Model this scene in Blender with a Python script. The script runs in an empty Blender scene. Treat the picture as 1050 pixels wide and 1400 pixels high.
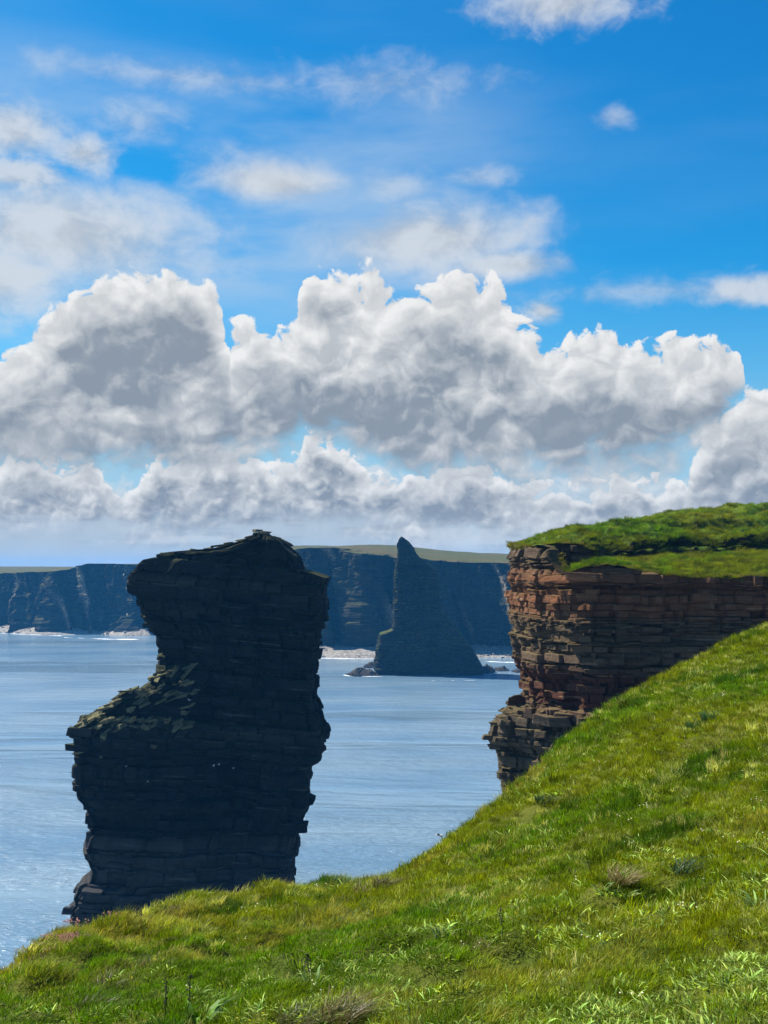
import bpy, bmesh, math, random
import numpy as np
from mathutils import Vector, Matrix

S = bpy.context.scene
COL = S.collection
rng = np.random.default_rng(11)
random.seed(5)
R = math.radians

# ------------------------------------------------------------------ camera
EYE = 55.0                                   # metres above the sea
FPX, CU, CV, PITCH = 1500.0, 525.0, 700.0, math.atan(80 / 1500.0)
cam = bpy.data.cameras.new('camera')
cam.sensor_fit = 'VERTICAL'
cam.sensor_height = 36.0
cam.lens = 36.0 * FPX / 1400.0
cam.clip_start = 0.1
cam.clip_end = 60000
cam_ob = bpy.data.objects.new('camera', cam)
COL.objects.link(cam_ob)
cam_ob.location = (0, 0, EYE)
cam_ob.rotation_euler = (math.pi / 2 + PITCH, 0, 0)
S.camera = cam_ob


def ray(u, v):
    x, y = (u - CU) / FPX, (CV - v) / FPX
    c, s = math.cos(PITCH), math.sin(PITCH)
    return x, c - s * y, s + c * y           # right, forward, up


def at(u, v, Y):
    """world point seen in column u, row v of the photograph at distance Y ahead"""
    x, f, z = ray(u, v)
    return Vector((x / f * Y, Y, EYE + z / f * Y))


# ------------------------------------------------------------------ light
SUN_EL, SUN_AZ = R(48), R(-67)               # azimuth from +Y, negative = to the left
S.view_settings.view_transform = 'Standard'
S.view_settings.look = 'None'
S.view_settings.gamma = 1.0
S.view_settings.use_curve_mapping = False
EXPOSURE = 0.85
S.view_settings.exposure = EXPOSURE
S.cycles.max_bounces = 6
S.cycles.diffuse_bounces = 2
S.cycles.glossy_bounces = 3
S.cycles.volume_bounces = 1
S.cycles.sample_clamp_indirect = 4.0

sl = bpy.data.lights.new('sun', 'SUN')
sl.energy = 5.0
sl.angle = R(0.53)
sl.color = (1.0, 0.95, 0.86)
sun_ob = bpy.data.objects.new('sun', sl)
COL.objects.link(sun_ob)
sd = Vector((math.sin(SUN_AZ) * math.cos(SUN_EL), math.cos(SUN_AZ) * math.cos(SUN_EL), math.sin(SUN_EL)))
sun_ob.rotation_euler = (-sd).to_track_quat('-Z', 'Y').to_euler()
sun_ob.location = (0, 0, 200)


# ------------------------------------------------------------------ node writing helpers
class Tree:
    def __init__(self, nt):
        self.nt = nt

    def node(self, kind, **kw):
        n = self.nt.nodes.new(kind)
        for k, v in kw.items():
            setattr(n, k, v)
        return n

    def link(self, a, b):
        self.nt.links.new(a, b)


class V:
    """a float socket (or number) that can be calculated with"""
    def __init__(self, t, s):
        self.t, self.s = t, s

    def _m(self, op, *args, clamp=False):
        n = self.t.node('ShaderNodeMath', operation=op, use_clamp=clamp)
        for i, a in enumerate((self,) + args):
            a = a.s if isinstance(a, V) else a
            if isinstance(a, (int, float)):
                n.inputs[i].default_value = a
            else:
                self.t.link(a, n.inputs[i])
        return V(self.t, n.outputs[0])

    def __add__(self, o): return self._m('ADD', o)
    __radd__ = __add__
    def __mul__(self, o): return self._m('MULTIPLY', o)
    __rmul__ = __mul__
    def __sub__(self, o): return self._m('SUBTRACT', o)
    def __rsub__(self, o): return (self * -1.0) + o
    def __truediv__(self, o): return self._m('DIVIDE', o)
    def min(self, o): return self._m('MINIMUM', o)
    def max(self, o): return self._m('MAXIMUM', o)
    def pow(self, o): return self._m('POWER', o)
    def abs(self): return self._m('ABSOLUTE')
    def clamp(self): return self._m('ADD', 0.0, clamp=True)

    def step(self, a, b, lo=0.0, hi=1.0, smooth=True):
        n = self.t.node('ShaderNodeMapRange', interpolation_type='SMOOTHSTEP' if smooth else 'LINEAR')
        self.t.link(self.s, n.inputs[0])
        for i, x in enumerate((a, b, lo, hi)):
            n.inputs[i + 1].default_value = x
        return V(self.t, n.outputs[0])


def combine(t, x, y, z):
    n = t.node('ShaderNodeCombineXYZ')
    for i, a in enumerate((x, y, z)):
        if isinstance(a, V):
            t.link(a.s, n.inputs[i])
        else:
            n.inputs[i].default_value = a
    return n.outputs[0]


def noise(t, vec, scale, detail=4.0, rough=0.5, dist=0.0, kind='FBM', out=0, lac=2.0):
    n = t.node('ShaderNodeTexNoise', noise_dimensions='3D', noise_type=kind)
    if vec is not None:
        t.link(vec, n.inputs['Vector'])
    n.inputs['Scale'].default_value = scale
    n.inputs['Detail'].default_value = detail
    n.inputs['Roughness'].default_value = rough
    n.inputs['Lacunarity'].default_value = lac
    n.inputs['Distortion'].default_value = dist
    return V(t, n.outputs[out]) if out == 0 else n.outputs[1]


def voronoi(t, vec, scale, detail=0.0, rough=0.5, feature='F1', smooth=0.3, rand=1.0, out='Distance', metric='EUCLIDEAN'):
    n = t.node('ShaderNodeTexVoronoi', feature=feature, distance=metric)
    t.link(vec, n.inputs['Vector'])
    n.inputs['Scale'].default_value = scale
    n.inputs['Detail'].default_value = detail
    n.inputs['Roughness'].default_value = rough
    n.inputs['Randomness'].default_value = rand
    if feature == 'SMOOTH_F1':
        n.inputs['Smoothness'].default_value = smooth
    return V(t, n.outputs[out]) if out != 'Color' else n.outputs['Color']


def vmath(t, op, a, b):
    n = t.node('ShaderNodeVectorMath', operation=op)
    for i, x in enumerate((a, b)):
        if isinstance(x, (tuple, list)):
            n.inputs[i].default_value = x
        elif isinstance(x, V):
            t.link(x.s, n.inputs[i])
        else:
            t.link(x, n.inputs[i])
    return n.outputs[0]


def vscale(t, a, k):
    n = t.node('ShaderNodeVectorMath', operation='SCALE')
    t.link(a, n.inputs[0])
    n.inputs['Scale'].default_value = k
    return n.outputs[0]


def mixc(t, f, a, b, blend='MIX'):
    n = t.node('ShaderNodeMix', data_type='RGBA', blend_type=blend)
    n.clamp_factor = True
    for i, x in ((0, f), (6, a), (7, b)):
        if isinstance(x, V):
            x = x.s
        if isinstance(x, (int, float)) and i == 0:
            n.inputs[i].default_value = x
        elif isinstance(x, (tuple, list)):
            n.inputs[i].default_value = (*x, 1.0)[:4]
        else:
            t.link(x, n.inputs[i])
    return n.outputs[2]


def grey(t, v):
    return combine(t, v, v, v)


def curve(t, x, pts, lo, hi):
    """piecewise curve through pts (x in lo..hi); values normalised to 0..1 inside the node"""
    ys = [p[1] for p in pts]
    y0, y1 = min(ys) - 0.5, max(ys) + 0.5
    n = t.node('ShaderNodeFloatCurve')
    c = n.mapping.curves[0]
    n.mapping.use_clip = False
    pp = [((a - lo) / (hi - lo), (b - y0) / (y1 - y0)) for a, b in pts]
    while len(c.points) < len(pp):
        c.points.new(0.5, 0.5)
    for q, (a, b) in zip(c.points, pp):
        q.location = (a, b)
        q.handle_type = 'AUTO_CLAMPED'
    n.mapping.update()
    t.link(((x - lo) / (hi - lo)).s, n.inputs['Value'])
    return V(t, n.outputs[0]) * (y1 - y0) + y0


# ------------------------------------------------------------------ sky
def AE(u, v):
    x, f, z = ray(u, v)
    return math.atan2(x, f) * 15, math.atan2(z, math.hypot(x, f)) * 15


def build_world():
    w = bpy.data.worlds.new('World')
    S.world = w
    w.use_nodes = True
    nt = w.node_tree
    nt.nodes.clear()
    t = Tree(nt)
    out = t.node('ShaderNodeOutputWorld')
    STR = 0.1
    sky = t.node('ShaderNodeTexSky', sky_type='NISHITA')
    sky.sun_disc = False
    sky.sun_elevation = SUN_EL
    sky.sun_rotation = SUN_AZ
    sky.altitude = 55
    sky.air_density = 1.0
    sky.dust_density = 0.15
    sky.ozone_density = 3.0
    sp = t.node('ShaderNodeSeparateColor')
    t.link(sky.outputs[0], sp.inputs[0])
    # photographic saturation of the clear sky, the same in every direction
    r, g, b = (V(t, sp.outputs[i]) * STR for i in range(3))
    r, g, b = (c.pow(p) * m for c, p, m in zip((r, g, b), SKY_POW, SKY_MUL))
    geo = t.node('ShaderNodeTexCoord')
    sx = t.node('ShaderNodeSeparateXYZ')
    t.link(geo.outputs['Generated'], sx.inputs[0])
    X, Y, Z = (V(t, sx.outputs[i]) for i in range(3))
    az = X._m('ARCTAN2', Y)
    hyp = (X * X + Y * Y)._m('SQRT')
    E = Z._m('ARCTAN2', hyp) * 15.0                     # hundreds of photograph rows above the horizon
    SP = 94.248 / 8
    A = (az * 15.0 + SP / 2)._m('PINGPONG', SP) - SP / 2
    P = combine(t, A, E, 0.0)
    col = combine(t, r, g, b)
    lo, hi = -SP / 2, SP / 2

    def prof(pts):
        q = [AE(u, v) for u, v in pts]
        return [(lo, q[0][1])] + q + [(hi, q[-1][1])]

    def n2(vec, scale, detail, rough=0.5, dist=0.0, out=0):
        n = t.node('ShaderNodeTexNoise', noise_dimensions='2D')
        t.link(vec, n.inputs['Vector'])
        n.inputs['Scale'].default_value = scale
        n.inputs['Detail'].default_value = detail
        n.inputs['Roughness'].default_value = rough
        n.inputs['Distortion'].default_value = dist
        return V(t, n.outputs[0]) if out == 0 else n.outputs[1]

    def v2(vec, scale, detail, rough=0.5):
        n = t.node('ShaderNodeTexVoronoi', voronoi_dimensions='2D', feature='SMOOTH_F1' if SMOOTH else 'F1')
        t.link(vec, n.inputs['Vector'])
        n.inputs['Scale'].default_value = scale
        n.inputs['Detail'].default_value = detail
        n.inputs['Roughness'].default_value = rough
        if SMOOTH:
            n.inputs['Smoothness'].default_value = 0.35
        return V(t, n.outputs['Distance'])

    WHITE, GREY = (0.87, 0.875, 0.87), (0.265, 0.315, 0.375)

    def cumulus(col, top, bot, seed, size, amp, soft, deep, gain=1.0, white=WHITE, dark=GREY, greyness=0.0, bright=0.0, grey=()):
        """heaped cloud whose top and base follow two curves round the horizon"""
        q0 = vmath(t, 'ADD', vmath(t, 'MULTIPLY', P, (1, 1.15, 1)), (seed, seed * 1.7, 0))
        warp = n2(q0, 1.2 / size, 2, 0.55, out=1)
        q1 = vmath(t, 'ADD', q0, vscale(t, vmath(t, 'SUBTRACT', warp, (0.5, 0.5, 0.5)), 0.45 * size))

        def height(vec, d=0):
            v1 = v2(vec, 1.3 / size, 2.4 - d, 0.52)
            n1 = n2(vec, 2.4 / size, 6 - 2 * d, 0.62)
            return (0.75 - v1) * 0.55 + n1 * 0.75
        h = height(q1)
        h2 = height(vmath(t, 'ADD', q1, (-0.085 * size, 0.16 * size, 0.0)), 1)
        big = n2(vmath(t, 'ADD', q0, (3.1, 5.2, 0)), 0.75 / size, 3, 0.55)
        q = curve(t, A, prof(top), lo, hi) - E + (h - 0.52) * amp
        under = E - curve(t, A, prof(bot), lo, hi) + (big - 0.5) * 0.9 + (h - 0.45) * 0.5 + 0.25
        alpha = (q.step(0.0, soft) * under.step(-0.3, 0.25)).min(1.0) * gain
        thick = q.step(0.03, deep)
        relief = ((h - h2) * 2.0 + 0.45).clamp()
        lit = 1.0 - thick * ((1.0 - big).step(0.30, 0.62) * 0.85 + 0.18 + greyness).min(1.0)
        b_ = (lit * 0.58 + relief * 0.46 + (1.0 - thick) * 0.16 + bright).clamp()
        b_ = b_ * (under.step(0.0, 0.9) * 0.42 + 0.58)
        if grey:                                         # thick hearts of the cloud
            sep = t.node('ShaderNodeSeparateXYZ')
            t.link(warp, sep.inputs[0])
            wx, wy = (V(t, sep.outputs[0]) - 0.5) * 1.3 * size, (V(t, sep.outputs[1]) - 0.5) * 1.3 * size
            tot = None
            for (u, v, ru, rv) in grey:
                a0, e0 = AE(u, v)
                dx, dy = (A + wx - a0) / (ru / 100.0), (E + wy - e0) / (rv / 100.0)
                f = 1.0 - (dx * dx + dy * dy)._m('SQRT')
                tot = f if tot is None else tot.max(f)
            b_ = (b_ - (tot + (h - 0.5) * 0.9).step(-0.45, 1.0) * thick * 0.36).max(0.0)
        b_ = b_ * 0.93 + relief * 0.16 - 0.04
        return mixc(t, alpha, col, mixc(t, b_.clamp(), dark, white))

    def vs(c, k):
        return tuple(x * k for x in c)

    def streak(col, blobs, seed, scale, stretch, gain, c=(0.66, 0.71, 0.77), amp=1.1, edge=0.95, dist=0.2):
        """soft flat cloud sheets round (u, v, half width, half height) centres"""
        q0 = vmath(t, 'ADD', vmath(t, 'MULTIPLY', P, (1, stretch, 1)), (seed, 1.3 * seed, 0))
        n = n2(q0, scale, 7, 0.6, dist)
        tot = None
        for (u, v, ru, rv) in blobs:
            a0, e0 = AE(u, v)
            dx, dy = (A - a0) / (ru / 100.0), (E - e0) / (rv / 100.0)
            f = 1.0 - (dx * dx + dy * dy)._m('SQRT')
            tot = f if tot is None else tot.max(f)
        d = tot.max(-1.5) + (n - 0.5) * amp * 2.0
        al = d.step(-0.12, edge) * gain
        return mixc(t, al, col, mixc(t, n.step(0.35, 0.62), vs(c, 0.78), c))

    # high thin veil
    st = vmath(t, 'ADD', vmath(t, 'MULTIPLY', P, (0.33, 1.5, 1)), (1, 7, 0))
    wb = n2(st, 0.5, 5, 0.55, 0.15)
    band = E.step(2.6, 4.0) * E.step(7.2, 5.6).max(0.1)
    left = A.step(3.2, -0.8) * 0.9 + 0.1
    col = mixc(t, wb.step(0.33, 0.72) * band * left * 0.62, col, (0.47, 0.62, 0.80))
    # pale air near the horizon
    col = mixc(t, E.step(4.2, 0.2) * 0.82, col, (0.31, 0.53, 0.72))
    col = mixc(t, E.step(2.7, 0.9) * 0.55, col, (0.46, 0.62, 0.75))
    col = mixc(t, E.step(0.9, 0.0) * 0.8, col, (0.60, 0.66, 0.70))
    col = streak(col, [(80, 318, 260, 84), (-40, 375, 190, 80), (590, 328, 195, 60), (690, 362, 120, 28), (380, 250, 110, 30)], 4.3, 0.9, 1.5, 0.92, amp=0.62, edge=0.85)
    col = streak(col, [(330, 240, 130, 40), (540, 255, 70, 26), (190, 165, 70, 36), (520, 112, 170, 34), (250, 105, 300, 22),
                       (660, 242, 60, 18), (880, 398, 200, 22), (840, 160, 34, 20)], 12.9, 1.5, 1.7, 0.5, amp=0.95, edge=1.3)
    col = streak(col, [(15, 180, 95, 46), (115, 210, 58, 30), (25, 238, 90, 30), (770, 4, 140, 38), (742, 425, 38, 20), (1035, 397, 95, 25)],
                 7.7, 1.5, 1.4, 0.86, amp=0.75, edge=0.9)
    high = col
    # far bank low over the horizon, then nearer and bigger heaps
    col = cumulus(col, [(0, 660), (180, 640), (300, 672), (470, 610), (620, 655), (800, 625), (950, 640), (1050, 630)], [(0, 745), (500, 748), (1050, 740)], 31.0, 0.5, 0.6, 0.26, 0.8,
                  0.72, (0.70, 0.74, 0.77), (0.36, 0.46, 0.55), bright=0.1)
    col = cumulus(col, [(-40, 628), (60, 612), (130, 622), (165, 660), (200, 618), (270, 608), (335, 603), (380, 625), (430, 582), (480, 600), (530, 640), (640, 622), (720, 648),
                        (780, 655), (830, 645), (900, 650), (960, 652), (1050, 625)], [(0, 712), (260, 716), (420, 716), (640, 716), (1050, 712)],
                  3.4, 0.5, 0.7, 0.09, 0.6, bright=0.04, grey=[(230, 672, 60, 22), (30, 668, 40, 26), (600, 690, 160, 26), (850, 690, 160, 22), (420, 660, 60, 30)])
    col = cumulus(col, [(-30, 740), (500, 740), (900, 720), (950, 600), (985, 550), (1050, 520)], [(0, 690), (900, 690), (1050, 690)], 17.0, 0.8, 0.7, 0.12, 0.9)
    col = cumulus(col, [(-30, 470), (180, 460), (300, 455), (335, 432), (395, 432), (412, 375), (440, 340), (500, 362), (560, 370), (650, 358), (690, 385), (715, 432), (760, 447),
                        (820, 442), (870, 460), (930, 450), (985, 440), (1015, 490), (1050, 640)],
                  [(-30, 602), (100, 612), (300, 608), (400, 580), (455, 572), (520, 606), (620, 622), (720, 618), (860, 614), (960, 575), (1010, 515), (1050, 480)],
                  22.6, 0.85, 0.85, 0.10, 1.2, grey=[(470, 402, 55, 38), (590, 470, 60, 70), (520, 570, 130, 55), (380, 545, 120, 40), (800, 572, 150, 26), (150, 590, 220, 30), (860, 500, 90, 26)])
    col = cumulus(col, [(-40, 480), (20, 462), (70, 415), (110, 388), (170, 352), (240, 358), (285, 380), (312, 440), (330, 620), (500, 740), (1050, 740)],
                  [(-40, 590), (100, 575), (200, 560), (300, 540), (340, 500), (1050, 470)], 41.3, 0.9, 0.7, 0.10, 0.9, greyness=0.05, grey=[(235, 460, 110, 55), (120, 490, 150, 40)])
    # flat grey bands just over the horizon
    bandn = n2(vmath(t, 'MULTIPLY', P, (0.30, 3.2, 1)), 1.0, 4, 0.55)
    col = mixc(t, (bandn + E.step(1.1, 0.45) * 0.12).step(0.50, 0.66) * E.step(0.95, 0.55) * 0.75, col, (0.50, 0.58, 0.65))
    col = mixc(t, (1.0 - bandn).step(0.52, 0.70) * E.step(0.85, 0.4) * 0.5, col, (0.70, 0.75, 0.78))
    # values so far are as exposed: back to the sky's own units; the branches only save time where a layer cannot reach
    def back(c):
        n = t.node('ShaderNodeBackground')
        t.link(vscale(t, c, 2.0 ** -EXPOSURE / STR), n.inputs[0])
        n.inputs[1].default_value = STR
        return n

    def mixs(f, a, b):
        n = t.node('ShaderNodeMixShader')
        t.link(f.s, n.inputs[0])
        t.link(a.outputs[0], n.inputs[1])
        t.link(b.outputs[0], n.inputs[2])
        return n
    below = t.node('ShaderNodeBackground')
    K = 2.0 ** -EXPOSURE / STR
    below.inputs[0].default_value = (0.30 * K, 0.42 * K, 0.52 * K, 1)
    below.inputs[1].default_value = STR
    m1 = mixs(E._m('GREATER_THAN', 4.9), back(col), back(high))
    m2 = mixs(E._m('LESS_THAN', -0.3), m1, below)
    t.link(m2.outputs[0], out.inputs[0])
    w.cycles.sampling_method = 'MANUAL'
    w.cycles.sample_map_resolution = 512


SMOOTH = False
SKY_POW, SKY_MUL = (2.1, 1.15, 0.85), (0.85, 1.32, 1.38)
build_world()


# ------------------------------------------------------------------ mesh helpers
def mesh_ob(name, verts, faces, mat=None, parent=None, smooth=False):
    me = bpy.data.meshes.new(name)
    verts = np.asarray(verts, dtype=np.float32)
    if isinstance(faces, np.ndarray):
        n, k = faces.shape
        me.vertices.add(len(verts))
        me.vertices.foreach_set('co', verts.ravel())
        me.loops.add(n * k)
        me.loops.foreach_set('vertex_index', faces.astype(np.int32).ravel())
        me.polygons.add(n)
        me.polygons.foreach_set('loop_start', np.arange(0, n * k, k, dtype=np.int32))
        me.update(calc_edges=True)
        me.validate()
    else:
        me.from_pydata([tuple(map(float, v)) for v in verts], [], [tuple(map(int, f)) for f in faces])
        me.update()
    if mat:
        me.materials.append(mat)
    me.polygons.foreach_set('use_smooth', np.full(len(me.polygons), smooth))
    o = bpy.data.objects.new(name, me)
    COL.objects.link(o)
    o.parent = parent
    return o


def link_mesh(name, me, parent=None, loc=(0, 0, 0), rot=(0, 0, 0), scale=(1, 1, 1), matrix=None):
    o = bpy.data.objects.new(name, me)
    COL.objects.link(o)
    o.parent = parent
    if matrix is not None:
        o.matrix_local = matrix
    else:
        o.location, o.rotation_euler, o.scale = loc, rot, scale
    return o


def empty(name, loc=(0, 0, 0)):
    o = bpy.data.objects.new(name, None)
    o.empty_display_size = 0.2
    COL.objects.link(o)
    o.location = loc
    return o


def tag(o, label=None, category=None, group=None, kind=None):
    for k, v in (('label', label), ('category', category), ('group', group), ('kind', kind)):
        if v:
            o[k] = v
    return o


def grid_faces(nr, nc, wrap=False):
    r = np.arange(nr - 1)[:, None]
    c = np.arange(nc if wrap else nc - 1)[None, :]
    c2 = (c + 1) % nc
    return np.stack([r * nc + c, r * nc + c2, (r + 1) * nc + c2, (r + 1) * nc + c], -1).reshape(-1, 4)


def hash2(i, j, seed):
    h = (i.astype(np.int64) * 374761393 + j.astype(np.int64) * 668265263 + seed * 974634777) & 0xFFFFFFFF
    h = ((h ^ (h >> 13)) * 1274126177) & 0xFFFFFFFF
    return ((h ^ (h >> 16)) & 0xFFFFFF) / float(0xFFFFFF)


def vnoise(x, y, seed=0):
    x, y = np.asarray(x, float), np.asarray(y, float)
    i, j = np.floor(x), np.floor(y)
    fx, fy = x - i, y - j
    fx, fy = fx * fx * (3 - 2 * fx), fy * fy * (3 - 2 * fy)
    i, j = i.astype(np.int64), j.astype(np.int64)
    a, b = hash2(i, j, seed), hash2(i + 1, j, seed)
    c, d = hash2(i, j + 1, seed), hash2(i + 1, j + 1, seed)
    return (a + (b - a) * fx) * (1 - fy) + (c + (d - c) * fx) * fy - 0.5


def fnoise(x, y, seed=0, octs=4, gain=0.5):
    s, a, k = 0.0, 1.0, 1.0
    for o in range(octs):
        s = s + a * vnoise(np.asarray(x) * k, np.asarray(y) * k, seed + 17 * o)
        a, k = a * gain, k * 2.03
    return s


def material(name):
    m = bpy.data.materials.new(name)
    m.use_nodes = True
    nt = m.node_tree
    nt.nodes.clear()
    t = Tree(nt)
    out = t.node('ShaderNodeOutputMaterial')
    p = t.node('ShaderNodeBsdfPrincipled')
    t.link(p.outputs[0], out.inputs[0])
    return m, t, p, out


def sock(t, s, target):
    t.link(s.s if isinstance(s, V) else s, target)


def bump(t, p, h, strength=0.5, dist=0.1, normal=None):
    n = t.node('ShaderNodeBump')
    n.inputs['Strength'].default_value = strength
    n.inputs['Distance'].default_value = dist
    sock(t, h, n.inputs['Height'])
    if normal is not None:
        t.link(normal, n.inputs['Normal'])
    t.link(n.outputs[0], p.inputs['Normal'])
    return n.outputs[0]


def world_pos(t):
    return t.node('ShaderNodeNewGeometry').outputs['Position']


def up_facing(t):
    g = t.node('ShaderNodeNewGeometry')
    s = t.node('ShaderNodeSeparateXYZ')
    t.link(g.outputs['True Normal'], s.inputs[0])
    return V(t, s.outputs[2])


# ------------------------------------------------------------------ materials
def rock_material(name, cols, strata=1.0, dip=0.0, lichen=(0.10, 0.11, 0.025), moss=0.5, moss_from=-1e3, wet_to=None, size=1.0, pale=(0.30, 0.27, 0.22), band=0.35, beds=(), lit_edge=None, vary=0.0):
    m, t, p, out = material(name)
    pos = world_pos(t)
    sp = t.node('ShaderNodeSeparateXYZ')
    t.link(pos, sp.inputs[0])
    x, y, z = (V(t, sp.outputs[i]) for i in range(3))
    zz = z + x * dip
    flat = combine(t, x * 0.10, y * 0.10, zz * 1.0)
    lay = noise(t, flat, 0.9 * strata, 6, 0.7)
    blotch = noise(t, pos, 0.22 / size, 5, 0.6)
    fine = noise(t, pos, 2.6 / size, 6, 0.65)
    c = mixc(t, lay.step(0.35, 0.65), cols[0], cols[1])
    c = mixc(t, blotch.step(0.42, 0.7), c, cols[2])
    zw = zz + (blotch - 0.5) * 2.0                        # beds of another colour between two heights
    for (a, b, bc, k) in beds:
        bl = mixc(t, lay.step(0.36, 0.64), tuple(q * 0.55 for q in bc), bc)
        c = mixc(t, zw.step(a - 1.1, a + 1.1) * zw.step(b + 1.1, b - 1.1) * (fine + 0.5).min(1.0) * k, c, bl)
    c = mixc(t, (fine.step(0.55, 0.85)) * 0.55, c, pale)
    thin = noise(t, combine(t, x * 0.05, y * 0.05, zz * 1.0), 2.3 * strata, 3, 0.6)
    c = mixc(t, thin.step(0.62, 0.70) * band, c, pale)
    streak_ = noise(t, combine(t, x * 0.9, y * 0.9, z * 0.09), 1.0 / size, 4, 0.6)
    c = mixc(t, streak_.step(0.66, 0.78) * 0.35, c, pale)
    up = up_facing(t)
    grow = (up + (blotch - 0.5) * 1.2).step(0.35, 0.8) * z.step(moss_from, moss_from + 6.0) * moss
    c = mixc(t, grow, c, lichen)
    if wet_to is not None:
        c = mixc(t, (z + (blotch - 0.5) * 3.0).step(wet_to + 2.0, wet_to - 1.0) * 0.75, c, (0.012, 0.013, 0.012))
    oi = t.node('ShaderNodeObjectInfo')
    rnd = V(t, oi.outputs['Random'])
    c = mixc(t, rnd.step(0.0, 1.0, 0.0, vary, False), c, pale)
    if lit_edge:  # sunlight on the buttress edges, put into the rock colour
        lit_at = t.node('ShaderNodeAttribute', attribute_type='GEOMETRY', attribute_name='lit_edge')
        c = mixc(t, V(t, lit_at.outputs['Fac']) * (fine.step(0.40, 0.60)), c, lit_edge)
    sock(t, c, p.inputs['Base Color'])
    p.inputs['Roughness'].default_value = 0.9
    p.inputs['Specular IOR Level'].default_value = 0.06
    bump(t, p, lay * 0.6 + fine * 0.5 + noise(t, pos, 9.0 / size, 3, 0.6) * 0.15, 0.9, 0.35 * size)
    return m


def turf_material(name, a=(0.060, 0.085, 0.008), b=(0.105, 0.115, 0.012), c3=(0.14, 0.115, 0.035), soil=(0.028, 0.021, 0.013), k=1.0, steep=(0.35, 0.62)):
    m, t, p, out = material(name)
    pos = world_pos(t)
    n1 = noise(t, pos, 0.35 / k, 5, 0.6)
    n2_ = noise(t, pos, 2.2 / k, 5, 0.65)
    n3 = noise(t, pos, 14.0 / k, 4, 0.6)
    c = mixc(t, n1.step(0.4, 0.62), a, b)
    c = mixc(t, n2_.step(0.55, 0.75) * 0.6, c, c3)
    c = mixc(t, n3.step(0.5, 0.75) * 0.5, c, (0.035, 0.055, 0.006))
    up = up_facing(t)
    c = mixc(t, (up + (n2_ - 0.5) * 0.5).step(*steep), soil, c)
    sock(t, c, p.inputs['Base Color'])
    p.inputs['Roughness'].default_value = 0.9
    p.inputs['Specular IOR Level'].default_value = 0.1
    bump(t, p, n2_ * 0.6 + n3 * 0.4, 0.9, 0.25 * k)
    return m


ROCK_STACK = rock_material('dark flagstone', [(0.004, 0.004, 0.006), (0.012, 0.012, 0.013), (0.008, 0.010, 0.008)], 1.0, 0.09, (0.05, 0.055, 0.012), 0.6, 22.0, pale=(0.15, 0.14, 0.125), band=0.34, vary=0.09, beds=[(-6.0, 11.5, (0.060, 0.058, 0.056), 0.75), (26.0, 29.0, (0.035, 0.034, 0.030), 0.6), (49.3, 50.8, (0.05, 0.048, 0.04), 0.6)])  # lowest bed paler: light on the foot of the stack put into the colour
ROCK_SLAB = rock_material('lichened slabs', [(0.09, 0.08, 0.045), (0.20, 0.175, 0.09), (0.06, 0.06, 0.03)], 1.0, 0.0, (0.12, 0.115, 0.035), 0.4, 10.0, pale=(0.32, 0.28, 0.17), vary=0.22)
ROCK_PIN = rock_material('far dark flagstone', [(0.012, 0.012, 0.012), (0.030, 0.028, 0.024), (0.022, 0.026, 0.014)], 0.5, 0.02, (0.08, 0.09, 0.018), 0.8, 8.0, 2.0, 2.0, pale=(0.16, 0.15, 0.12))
ROCK_FAR = rock_material('far cliff rock', [(0.014, 0.015, 0.014), (0.034, 0.032, 0.026), (0.028, 0.032, 0.016)], 0.4, 0.0, (0.08, 0.085, 0.025), 0.6, 8.0, 2.5, 3.0, pale=(0.20, 0.16, 0.11), lit_edge=(0.42, 0.34, 0.24))
ROCK_RED = rock_material('red brown flagstone', [(0.052, 0.034, 0.022), (0.105, 0.070, 0.045), (0.062, 0.042, 0.028)], 1.5, 0.02, (0.10, 0.085, 0.025), 0.45, 20.0, pale=(0.36, 0.25, 0.16), band=0.5, vary=0.13, beds=[(50.8, 55.4, (0.190, 0.074, 0.030), 0.9), (46.5, 50.4, (0.12, 0.080, 0.045), 0.8), (41.6, 45.8, (0.085, 0.026, 0.016), 0.9), (30.0, 41.2, (0.115, 0.088, 0.055), 0.8)])
ROCK_SKERRY = rock_material('wave washed rock', [(0.05, 0.045, 0.04), (0.10, 0.085, 0.07), (0.07, 0.065, 0.05)], 0.8, 0.0, (0.10, 0.09, 0.03), 0.4, 0.0, 0.6, pale=(0.22, 0.19, 0.16))
TURF = turf_material('turf')
TURF_FAR = turf_material('headland turf', (0.055, 0.110, 0.006), (0.10, 0.135, 0.008), (0.12, 0.115, 0.03), k=2.2, steep=(0.3, 0.55))
TURF_MOOR = turf_material('moor', (0.085, 0.090, 0.022), (0.12, 0.095, 0.035), (0.16, 0.145, 0.04), k=14.0, steep=(0.1, 0.3))


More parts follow.
